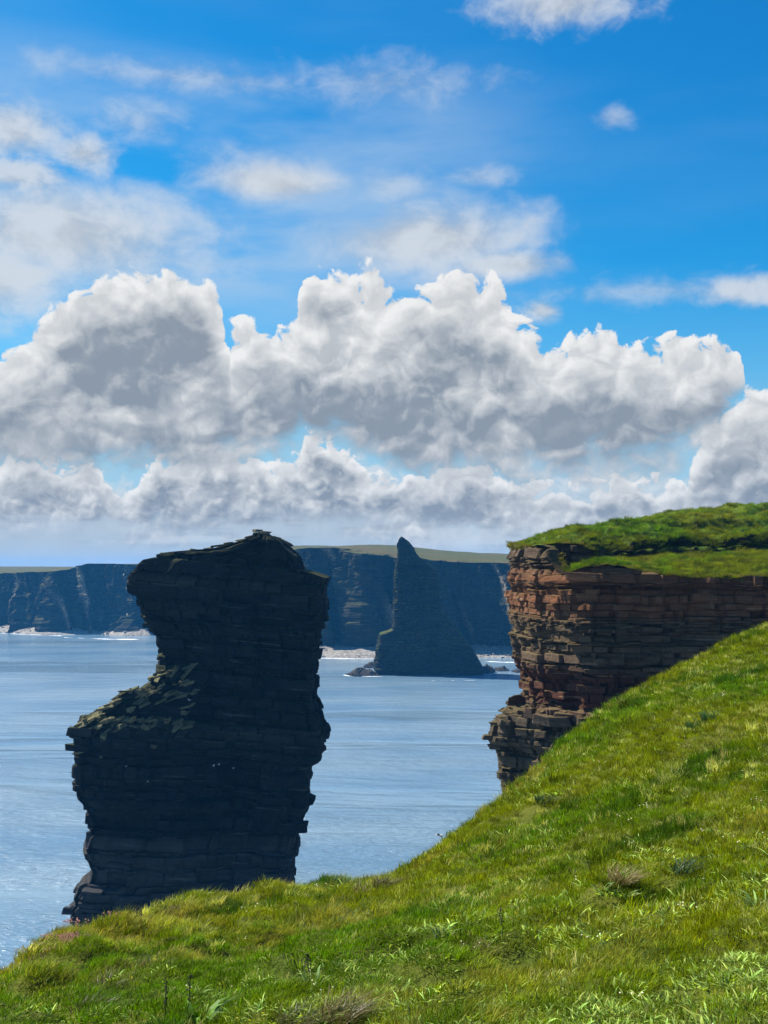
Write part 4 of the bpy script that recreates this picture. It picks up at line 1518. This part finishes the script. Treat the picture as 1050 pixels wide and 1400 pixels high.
def scatter(name, label, P, idx, rot, scl, tint, kind='stuff'):
    """one object: the plant shapes and the points they stand on; the nodes set the shapes on the points"""
    nv = sum(len(p[0]) for p in PROTO)
    V_, F_, C_, I_, off = [], [], [], [], 0
    for k, (v, f, c) in enumerate(PROTO):
        V_.append(v); F_.append(f + off); C_.append(c); I_.append(np.full(len(v), k)); off += len(v)
    n = len(P)
    V_.append(P); C_.append(np.zeros((n, 3))); I_.append(np.full(n, -1))
    o = mesh_ob(name, np.vstack(V_), np.vstack(F_), LEAF)
    me = o.data
    tot = nv + n

    def attr(nm, typ, val, prop):
        a = me.attributes.new(nm, typ, 'POINT')
        a.data.foreach_set(prop, np.ascontiguousarray(val, dtype=np.int32 if typ == 'INT' else np.float32).ravel())
    attr('shape', 'INT', np.concatenate(I_), 'value')
    vc = np.vstack(C_)
    attr('vc', 'FLOAT_VECTOR', vc, 'vector')
    pad = lambda a: np.concatenate([np.zeros((nv,) + a.shape[1:]), a])
    attr('pick', 'INT', pad(np.asarray(idx)), 'value')
    attr('turn', 'FLOAT_VECTOR', pad(rot), 'vector')
    attr('size', 'FLOAT', pad(scl), 'value')
    attr('tint', 'FLOAT_VECTOR', pad(tint), 'vector')
    ng = bpy.data.node_groups.new(name + ' scatter', 'GeometryNodeTree')
    ng.interface.new_socket('Geometry', in_out='INPUT', socket_type='NodeSocketGeometry')
    ng.interface.new_socket('Geometry', in_out='OUTPUT', socket_type='NodeSocketGeometry')
    N = ng.nodes.new
    gi, go = N('NodeGroupInput'), N('NodeGroupOutput')

    def named(nm, typ):
        a = N('GeometryNodeInputNamedAttribute')
        a.data_type = typ
        a.inputs['Name'].default_value = nm
        return a.outputs['Attribute']
    sh = named('shape', 'INT')
    join = N('GeometryNodeGeometryToInstance')
    for k in reversed(range(len(PROTO))):
        cm = N('FunctionNodeCompare')
        cm.data_type = 'INT'; cm.operation = 'EQUAL'
        ng.links.new(sh, cm.inputs[2]); cm.inputs[3].default_value = k
        sp = N('GeometryNodeSeparateGeometry')
        ng.links.new(gi.outputs[0], sp.inputs[0]); ng.links.new(cm.outputs[0], sp.inputs[1])
        ng.links.new(sp.outputs[0], join.inputs[0])
    cm = N('FunctionNodeCompare')
    cm.data_type = 'INT'; cm.operation = 'EQUAL'
    ng.links.new(sh, cm.inputs[2]); cm.inputs[3].default_value = -1
    sp = N('GeometryNodeSeparateGeometry')
    ng.links.new(gi.outputs[0], sp.inputs[0]); ng.links.new(cm.outputs[0], sp.inputs[1])
    ip = N('GeometryNodeInstanceOnPoints')
    ng.links.new(sp.outputs[0], ip.inputs['Points'])
    ng.links.new(join.outputs[0], ip.inputs['Instance'])
    ip.inputs['Pick Instance'].default_value = True
    ng.links.new(named('pick', 'INT'), ip.inputs['Instance Index'])
    er = N('FunctionNodeEulerToRotation')
    ng.links.new(named('turn', 'FLOAT_VECTOR'), er.inputs[0])
    ng.links.new(er.outputs[0], ip.inputs['Rotation'])
    ng.links.new(named('size', 'FLOAT'), ip.inputs['Scale'])
    ng.links.new(ip.outputs[0], go.inputs[0])
    md = o.modifiers.new('scatter', 'NODES')
    md.node_group = ng
    return tag(o, label, kind=kind)


# ------------------------------------------------------------------ grass on the slope
OLIVE, GREEN, LUSH, STRAW, PALE_LEAF = (np.array(c) for c in ((0.185, 0.215, 0.001), (0.098, 0.190, 0.001), (0.026, 0.095, 0.002), (0.32, 0.27, 0.05), (0.36, 0.48, 0.10)))


def grow_slope():
    r = np.random.default_rng(5)
    P, I, T, Sc, C = [], [], [], [], []
    for y0, y1, dens, sc in ((2.0, 9, 430, 0.55), (9, 16, 220, 0.74), (16, 26, 105, 1.05), (26, 44, 60, 1.4)):
        x0, x1 = -0.40 * y1 - 2.5, 0.40 * y1 + 2.5
        n = int(dens * (x1 - x0) * (y1 - y0))
        x, y = r.uniform(x0, x1, n), r.uniform(y0, y1, n)
        k = np.abs(x) < 0.38 * y + 2.5
        x, y = x[k], y[k]
        z, e = ground_z(x, y)
        k = e < 0.75
        x, y, z, e = x[k], y[k], z[k], e[k]
        pit = np.zeros(len(x))
        for hx, hy, hr, hd_ in HOL:
            pit = np.maximum(pit, np.exp(-(np.hypot(x - hx, (y - hy) * 0.8) / (0.75 * hr)) ** 2))
        k = r.random(len(x)) > pit * 1.05
        x, y, z, e = x[k], y[k], z[k], e[k]
        n = len(x)
        big = fnoise(x / 3.2, y / 4.5, 301, 3)
        med = fnoise(x / 0.9, y / 1.1, 302, 3)
        strawn = fnoise(x / 1.4, y / 1.1, 303, 3)
        lushn = fnoise(x / 1.7, y / 1.5, 304, 3)
        # broad pale leaves: thick in the near right ground, thinning uphill and to the left
        pb = np.clip(0.34 * np.clip((x + 1.6) / 1.8, 0.10, 1) * np.clip((15 - y) / 7, 0.12, 1) + 0.9 * fnoise(x / 0.8, y / 0.8, 306, 2) * np.clip((15 - y) / 8, 0.1, 1), 0, 0.8)
        u = r.random(n)
        # shaggy at the edge and on the left
        rim = np.clip(1.3 - np.abs(e) / 1.2, 0, 1)
        shag = np.clip(0.25 + 0.8 * strawn + 0.5 * rim - 0.04 * x, 0.02, 0.9)
        idx = np.where(u < pb, r.choice(BROAD, n), np.where(r.random(n) < shag * 0.6, r.choice(LONG, n), r.choice(FINE, n)))
        lush = np.clip(lushn * 4 - 0.75, 0, 1)
        tuftp = r.random(n) < lush * 0.22
        idx = np.where(tuftp, r.choice(TUFT, n), idx)
        w = np.clip(big * 2.2 + med * 0.9 + 0.42, 0, 1)[:, None]
        c = OLIVE * (1 - w) + GREEN * w
        c = c * (1 - 0.8 * lush[:, None]) + LUSH * 0.8 * lush[:, None]
        st = np.clip((strawn + 0.3 * med - 0.16 + 0.30 * rim - 0.022 * x) * 2.6, 0, 1)[:, None] * (r.random((n, 1)) < 0.75)
        c = c * (1 - 0.72 * st) + STRAW * 0.72 * st
        isb = np.isin(idx, BROAD)[:, None]
        c = np.where(isb, PALE_LEAF * (0.55 + 0.75 * r.random((n, 1))) * (1 - 0.25 * w), c)
        c = c * np.clip(1 + 0.42 * r.normal(size=(n, 1)), 0.25, 2.0)
        speck = (r.random((n, 1)) < 0.035 + 0.10 * np.clip(fnoise(x / 1.1, y / 0.9, 311, 2) * 3, 0, 1)[:, None]) & ~isb
        c = np.where(speck, np.array((0.55, 0.54, 0.17)) * (0.6 + 0.7 * r.random((n, 1))), c)
        # thrift on the rim and stray white flowers
        fl = r.random(n)
        rimf = (np.abs(e + 0.1) < 0.55) & (fnoise(x / 0.9, y / 0.9, 309, 2) > 0.10) & (x < -3.6)
        pk = rimf & (fl < 0.17)
        idx = np.where(pk, PINK, idx)
        c = np.where(pk[:, None], np.array((0.50, 0.26, 0.26)), c)
        wh = (~pk) & (fl > 0.9985) & (y < 30)
        idx = np.where(wh, SPARSE, idx)
        c = np.where(wh[:, None], np.array((0.85, 0.80, 0.72)), c)
        g = sc * r.uniform(0.7, 1.4, n)
        g = np.where(isb[:, 0], g * 0.95, g)
        rot = np.stack([r.normal(0, 0.12, n), r.normal(0, 0.12, n), r.normal(0, 0.7, n) + np.where(isb[:, 0], r.uniform(0, 6.28, n), 0)], -1)
        P.append(np.stack([x, y, z - 0.01], -1)); I.append(idx); T.append(rot); Sc.append(g); C.append(c)
    return scatter('grass', 'olive green grass, pale broad leaves and thrift covering the near slope', np.vstack(P), np.concatenate(I), np.vstack(T), np.concatenate(Sc), np.vstack(C))


grow_slope()


def grow_headland():
    r = np.random.default_rng(6)
    P, I, T, Sc, C = [], [], [], [], []

    def add(p, idx, sc, col):
        n = len(p)
        P.append(p); I.append(idx); Sc.append(sc); C.append(col * np.clip(1 + 0.25 * r.normal(size=(n, 1)), 0.4, 1.7))
        T.append(np.stack([r.normal(0, 0.15, n), r.normal(0, 0.15, n), r.normal(0, 0.9, n)], -1))
    for g, n in ((TERR, 9000), (UPT, 24000)):
        nr, nc = g.shape[:2]
        fi, fj = r.random(n) ** 0.9 * (nr - 1.001), r.random(n) * (nc - 1.001)
        i, j = fi.astype(int), fj.astype(int)
        a, b = (fi - i)[:, None], (fj - j)[:, None]
        p = (g[i, j] * (1 - a) + g[i + 1, j] * a) * (1 - b) + (g[i, j + 1] * (1 - a) + g[i + 1, j + 1] * a) * b
        k = (p[:, 0] < 60) & (p[:, 1] < 160)
        p = p[k]
        m = len(p)
        big, st = fnoise(p[:, 0] / 5, p[:, 1] / 4, 401, 3), fnoise(p[:, 0] / 2, p[:, 1] / 2, 402, 3)
        w = np.clip(big * 2 + 0.55, 0, 1)[:, None]
        c = OLIVE * 1.1 * (1 - w) + GREEN * 1.25 * w
        s_ = np.clip(st * 3 - 0.5, 0, 1)[:, None]
        c = c * (1 - 0.6 * s_) + STRAW * 0.6 * s_
        add(p, r.choice(FINE + LONG + TUFT, m), r.uniform(1.6, 3.4, m), c * (0.75 + 0.7 * np.clip(fnoise(p[:, 0] / 0.9, p[:, 1] / 0.9, 404, 2), -0.5, 0.5))[:, None])
    for lip, n, dz in ((LIPL, 1900, 0.02), (LIPU, 1900, 0.02)):
        f = r.random(n) * (len(lip) - 1.001)
        i = f.astype(int)
        p = lip[i] * (1 - (f - i)[:, None]) + lip[i + 1] * (f - i)[:, None]
        p = p + np.stack([r.normal(0, 0.18, n), r.normal(0.1, 0.18, n), r.normal(-0.06, 0.12, n)], -1)
        k = (p[:, 1] < 135) & ((p[:, 0] > 17.2) | (lip is LIPU))
        p = p[k]
        m = len(p)
        c = np.where(r.random((m, 1)) < 0.55, STRAW * 0.62, OLIVE * 0.8)
        add(p, r.choice(LONG + TUFT, m), r.uniform(1.4, 2.8, m), c)
    return scatter('grass', 'green turf and pale shaggy tufts on the headland terraces', np.vstack(P), np.concatenate(I), np.vstack(T), np.concatenate(Sc), np.vstack(C))


grow_headland()


# ------------------------------------------------------------------ plants that stand out
def surface(u, v):
    """point of the slope seen in a pixel"""
    x, f, z = ray(u, v)
    Y = np.linspace(2, 55, 4000)
    h, e = ground_z(x / f * Y, Y)
    k = np.where(EYE + z / f * Y < h)[0]
    k = k[0] if len(k) else len(Y) - 1
    return Vector((x / f * Y[k], Y[k], float(h[k])))


def plant_mesh(name, sh, mat=None):
    v, f, c = sh.arrays()
    o = mesh_ob(name, v, f, mat or PLANT)
    a = o.data.attributes.new('vc', 'FLOAT_VECTOR', 'POINT')
    a.data.foreach_set('vector', c.astype(np.float32).ravel())
    return o


def tussock(u, v, size, label, col, n=150, h=(0.16, 0.36), w=0.005, wind=(0.8, 0.1), group='grass tussocks on the slope', cat='grass tussock', sink=0.0, name='grass_tussock'):
    sh = Shape()
    r = np.random.default_rng(int(u * 7 + v))
    blades(sh, r, n, 0.16, h[0], h[1], w, 0.95, wind, col, 0.25)
    o = plant_mesh(name, sh)
    p = surface(u, v)
    o.location = (p.x, p.y, p.z - sink)
    o.scale = (size * 0.62, size * 0.62, size * 0.36)
    o.rotation_euler = (0, 0, r.normal() * 0.4)
    return tag(o, label, cat, group)


DK, LU, SW = (0.030, 0.070, 0.006), (0.045, 0.115, 0.008), (0.27, 0.21, 0.075)
tussock(936, 1192, 1.3, 'dark green upright grass tuft beside the dark hollow on the right slope', DK, 130, (0.18, 0.34), 0.006)
tussock(975, 985, 2.6, 'dark green lush grass clump high on the right slope, upper one', LU, 160, (0.14, 0.26), 0.006)
tussock(952, 994, 2.2, 'dark green lush grass clump high on the right slope, lower one', LU, 160, (0.14, 0.24), 0.006)
tussock(745, 1096, 1.9, 'small dark green clump near the middle of the slope edge', DK, 120, (0.14, 0.24), 0.006)
tussock(850, 1204, 1.5, 'straw coloured tussock overhanging the dark hollow on the right slope', SW, 190, (0.14, 0.28), 0.004)
tussock(660, 1304, 1.1, 'brown bent grass tussock among the pale leaves at centre right', (0.17, 0.15, 0.03), 170, (0.16, 0.3), 0.004)
tussock(465, 1392, 1.2, 'big bent straw tussock at the bottom edge, left of centre', (0.17, 0.13, 0.05), 220, (0.18, 0.34), 0.0035, (1.4, 0.0))
tussock(402, 1399, 1.1, 'wispy dark grass tussock cut by the bottom edge', (0.10, 0.095, 0.03), 200, (0.16, 0.3), 0.0035, (1.2, 0.0))
tussock(207, 1327, 1.7, 'brown tussock over the dark hole on the lower left slope', (0.15, 0.13, 0.035), 190, (0.14, 0.26), 0.004)
tussock(500, 1222, 2.2, 'brown dry tussock on the little bank where the two slopes meet', (0.17, 0.145, 0.045), 190, (0.14, 0.28), 0.005)
tussock(525, 1212, 2.0, 'olive tussock on top of the little bank where the two slopes meet', (0.10, 0.09, 0.025), 170, (0.14, 0.26), 0.005)
tussock(145, 1352, 1.7, 'straw edged dark tussock among the lower left hummocks', (0.12, 0.10, 0.03), 180, (0.14, 0.26), 0.004)
tussock(120, 1385, 1.5, 'dark brown tussock at the bottom left', (0.085, 0.075, 0.025), 180, (0.14, 0.26), 0.004)
tussock(240, 1252, 2.2, 'straw topped tussock under the foot of the dark stack', (0.20, 0.15, 0.06), 170, (0.12, 0.22), 0.005)
tussock(456, 1208, 2.2, 'bright green tuft on the grassy crest right of the stack', LU, 150, (0.12, 0.24), 0.006)


def stalk(u, v, h, label, seed):
    """dead flower stalk with a knobbly head"""
    sh = Shape()
    r = np.random.default_rng(seed)
    n, pts = 7, []
    x = y = 0.0
    for k in range(n + 1):
        pts.append((x, y, h * k / n))
        x += r.normal(0, 0.006); y += r.normal(0, 0.006)
    ring = lambda p, w: [(p[0] + w * math.cos(a), p[1] + w * math.sin(a), p[2]) for a in (0, 2.09, 4.19)]
    vs = [q for k, p in enumerate(pts) for q in ring(p, 0.0042 - 0.0003 * k)]
    fs = []
    for k in range(n):
        for a in range(3):
            b = (a + 1) % 3
            fs += [(3 * k + a, 3 * k + b, 3 * k + 3 + b), (3 * k + a, 3 * k + 3 + b, 3 * k + 3 + a)]
    sh.add(vs, fs, (0.035, 0.03, 0.02))
    o = plant_mesh('stem', sh)
    root = empty('dock_stalk', surface(u, v))
    o.parent = root
    s2 = Shape()
    for k in range(34):
        t = 0.45 + 0.55 * r.random()
        p = np.array(pts[min(n, int(t * n))]) + np.array([r.normal() * .008, r.normal() * .008, r.random() * h / n])
        q = [p + 0.006 * np.array(d) for d in ((1, 0, 0), (-1, 0, 0), (0, 1, 0), (0, -1, 0), (0, 0, 1), (0, 0, -1))]
        s2.add(q, [(0, 2, 4), (2, 1, 4), (1, 3, 4), (3, 0, 4), (2, 0, 5), (1, 2, 5), (3, 1, 5), (0, 3, 5)], np.array((0.045, 0.035, 0.022)) * (0.7 + 0.6 * r.random()))
    g = plant_mesh('seed_head', s2)
    g.parent = root
    return tag(root, label, 'plant', 'dead stalks standing in the grass')


stalk(225, 1402, 0.30, 'dark dead stalk at the bottom edge, left one of the pair', 1)
stalk(257, 1399, 0.34, 'dark dead stalk at the bottom edge, taller right one of the pair', 2)
stalk(421, 1346, 0.22, 'single thin dark stalk in the grass left of centre', 3)
stalk(687, 1281, 0.22, 'thin dark stalk among the pale leaves right of centre', 4)


def leafy(u, v, size, label, n, col, seed, name='leafy_plant', wl_=(0.012, 0.07, 0.16), group='leafy plants in the grass'):
    """rosette of single broad leaves"""
    root = empty(name, surface(u, v))
    root.scale = (size * 0.62,) * 3
    r = np.random.default_rng(seed)
    for k in range(n):
        sh = Shape()
        blades(sh, r, 1, 0.10, wl_[1], wl_[2], wl_[0], 1.1, (0.3, 0.0), np.array(col), 0.2, True, 0.6)
        o = plant_mesh('leaf', sh)
        o.parent = root
    return tag(root, label, 'plant', group)


leafy(275, 1394, 1.5, 'bright green broad leaved dock at the bottom edge beside the tall stalk', 16, (0.10, 0.20, 0.02), 3, 'dock', (0.022, 0.06, 0.15))
leafy(300, 1391, 1.3, 'yellow green dock with a few pale leaves, right of the bottom stalks', 12, (0.16, 0.23, 0.035), 4, 'dock', (0.022, 0.06, 0.14))
leafy(855, 1226, 1.3, 'pale arching leaves in the dark hollow on the right slope', 14, (0.30, 0.39, 0.10), 5)
leafy(822, 1216, 1.2, 'pale green leaves left of the dark hollow on the right slope', 10, (0.30, 0.39, 0.10), 6)
leafy(1035, 1238, 1.3, 'thick patch of pale leaves at the right edge of the photo', 20, (0.30, 0.39, 0.10), 7)
leafy(430, 1345, 1.3, 'clump of whitish leaves beside the thin stalk left of centre', 14, (0.30, 0.39, 0.10), 8)
leafy(515, 1252, 1.6, 'row of whitish leaves on the slope below the little bank', 10, (0.32, 0.36, 0.20), 9)
leafy(605, 1282, 1.2, 'curled pale leaf plant in the middle of the leafy patch', 14, (0.30, 0.39, 0.10), 10)
leafy(470, 1262, 1.7, 'small whitish herb on the open grass left of the little bank', 12, (0.30, 0.39, 0.10), 11)

# ------------------------------------------------------------------ birds
def bird_materials():
    out = {}
    for nm, c in (('white feathers', (0.78, 0.77, 0.74)), ('grey feathers', (0.22, 0.24, 0.27)), ('yellow bill', (0.55, 0.36, 0.05)), ('dark feathers', (0.03, 0.03, 0.035))):
        m, t, p, o = material(nm)
        n = noise(t, world_pos(t), 30, 3, 0.5)
        sock(t, mixc(t, n.step(0.3, 0.7), tuple(x * 0.85 for x in c), c), p.inputs['Base Color'])
        p.inputs['Roughness'].default_value = 0.7
        out[nm] = m
    return out


BM = bird_materials()


def loft(rings, cols=10):
    """closed body through rings (x, y, z, half width, half height) along the body"""
    vs, fs = [], []
    for (x, y, z, w, h) in rings:
        for k in range(cols):
            a = 2 * math.pi * k / cols
            vs.append((x, y + w * math.cos(a), z + h * math.sin(a)))
    for q in range(len(rings) - 1):
        for k in range(cols):
            k2 = (k + 1) % cols
            fs.append((q * cols + k, q * cols + k2, (q + 1) * cols + k2, (q + 1) * cols + k))
    return vs, fs


def make_sitting_bird():
    root = empty('seabird')
    v, f = loft([(-0.27, 0, 0.10, 0.004, 0.004), (-0.22, 0, 0.11, 0.04, 0.02), (-0.12, 0, 0.12, 0.075, 0.06), (0, 0, 0.12, 0.095, 0.085), (0.10, 0, 0.15, 0.08, 0.08), (0.15, 0, 0.20, 0.05, 0.055), (0.17, 0, 0.245, 0.042, 0.045), (0.20, 0, 0.265, 0.034, 0.035), (0.225, 0, 0.262, 0.012, 0.012)])
    mesh_ob('body', v, f, BM['white feathers'], root, True)
    v, f = loft([(0.215, 0, 0.262, 0.012, 0.012), (0.25, 0, 0.258, 0.009, 0.010), (0.275, 0, 0.248, 0.002, 0.003)], 6)
    mesh_ob('bill', v, f, BM['yellow bill'], root, True)
    for sgn in (-1, 1):
        v, f = loft([(-0.33, sgn * 0.03, 0.115, 0.004, 0.006), (-0.2, sgn * 0.07, 0.13, 0.014, 0.03), (-0.02, sgn * 0.095, 0.14, 0.016, 0.055), (0.09, sgn * 0.08, 0.155, 0.010, 0.03)], 8)
        mesh_ob('wing', v, f, BM['grey feathers'], root, True)
        v, f = loft([(0.0, sgn * 0.035, 0.06, 0.008, 0.008), (0.01, sgn * 0.035, -0.01, 0.006, 0.006), (0.06, sgn * 0.035, -0.015, 0.014, 0.004)], 6)
        mesh_ob('leg', v, f, BM['yellow bill'], root, True)
    return root


def make_gliding_bird():
    root = empty('seabird')
    v, f = loft([(-0.26, 0, 0, 0.03, 0.006), (-0.16, 0, 0, 0.04, 0.025), (0, 0, 0, 0.06, 0.055), (0.12, 0, 0.005, 0.05, 0.05), (0.18, 0, 0.01, 0.035, 0.036), (0.225, 0, 0.008, 0.012, 0.012)])
    mesh_ob('body', v, f, BM['white feathers'], root, True)
    v, f = loft([(0.215, 0, 0.008, 0.011, 0.011), (0.265, 0, 0, 0.003, 0.004)], 6)
    mesh_ob('bill', v, f, BM['yellow bill'], root, True)
    for sgn in (-1, 1):
        st = [(0.04, 0.14, 0.0, 0.012), (0.20, 0.13, 0.03, 0.010), (0.36, 0.11, 0.02, 0.008), (0.52, 0.02, -0.03, 0.004)]
        vs, fs = [], []
        for (y, lead, z, th) in st:
            tail = lead - (0.20 if y < 0.3 else 0.14 if y < 0.45 else 0.03)
            vs += [(lead, sgn * y, z), ((lead + tail) / 2, sgn * y, z + th), (tail, sgn * y, z), ((lead + tail) / 2, sgn * y, z - th)]
        for q in range(3):
            for k in range(4):
                k2 = (k + 1) % 4
                fs.append((4 * q + k, 4 * q + k2, 4 * q + 4 + k2, 4 * q + 4 + k))
        fs.append((12, 13, 14, 15))
        mesh_ob('wing', vs, fs, BM['grey feathers'], root, True)
    return root


def copy_tree(o):
    c = o.copy()
    COL.objects.link(c)
    for ch in list(o.children):
        d = ch.copy()
        COL.objects.link(d)
        d.parent = c
    return c


bird0 = make_sitting_bird()
spots = [(174, 841, 'white seabird on the lip of the overhanging ledge, left side of the near stack', 1.5), (169, 786, 'white seabird at the upper left corner of the near stack', 1.2),
         (292, 1047, 'brightest white seabird on the dark face of the near stack', 1.5), (299, 1045, 'white seabird sitting close to the brightest one on the dark face', 1.1),
         (319, 1050, 'white seabird alone right of the pair on the dark face', 1.1), (172, 1048, 'white seabird below the green block of the shoulder', 1.3),
         (259, 957, 'white seabird at the top right of the tumbled slabs', 1.3), (202, 1068, 'white seabird low on the dark face, nearest the left edge', 1.1)]
for i, (u, v, lab, sc) in enumerate(spots):
    x, f, z = ray(u, v)
    b = bird0 if i == 0 else copy_tree(bird0)
    d = Vector((x, f, z)).normalized()
    hit = None
    S.view_layers[0].update() if i == 0 else None
    ok, loc, nn, _i, _o, _m = S.ray_cast(bpy.context.evaluated_depsgraph_get(), Vector((0, 0, EYE)) + d * 60, d, distance=140) if True else (False,) * 6
    if not ok:
        loc = at(u, v, 172)
    b.location = loc - d * 0.15 - Vector((0, 0, 0.15))
    b.scale = (sc,) * 3
    b.rotation_euler = (0, 0, random.uniform(-2.5, -0.6))
    tag(b, lab, 'bird', 'seabirds on and round the near stack')
g0 = make_gliding_bird()
p = at(601, 1142, 62)
g0.location = p
g0.rotation_euler = (R(24), R(4), R(160))
tag(g0, 'grey winged seabird gliding low over the sea beside the grass edge', 'bird', 'flying seabirds')
g1 = copy_tree(g0)
g1.location = at(89, 1040, 240)
g1.rotation_euler = (R(-20), 0, R(30))
tag(g1, 'tiny seabird flying over the water left of the near stack', 'bird', 'flying seabirds')


# ------------------------------------------------------------------ air
def haze():
    me = bpy.data.meshes.new('haze')
    bm = bmesh.new()
    bmesh.ops.create_cube(bm, size=1.0)
    bm.to_mesh(me)
    bm.free()
    m = bpy.data.materials.new('haze')
    m.use_nodes = True
    nt = m.node_tree
    nt.nodes.clear()
    out = nt.nodes.new('ShaderNodeOutputMaterial')
    v = nt.nodes.new('ShaderNodeVolumePrincipled')
    v.inputs['Color'].default_value = (0.08, 0.46, 1.0, 1)
    v.inputs['Density'].default_value = HAZE
    v.inputs['Anisotropy'].default_value = 0.0
    nt.links.new(v.outputs[0], out.inputs['Volume'])
    me.materials.append(m)
    o = bpy.data.objects.new('haze', me)
    COL.objects.link(o)
    top, bot = 98.0, -6.0
    o.scale = (9040, 9040, top - bot)
    o.location = (0, 0, (top + bot) / 2)
    return tag(o, 'thin blue sea haze', kind='stuff')


HAZE = 0.000128
haze()
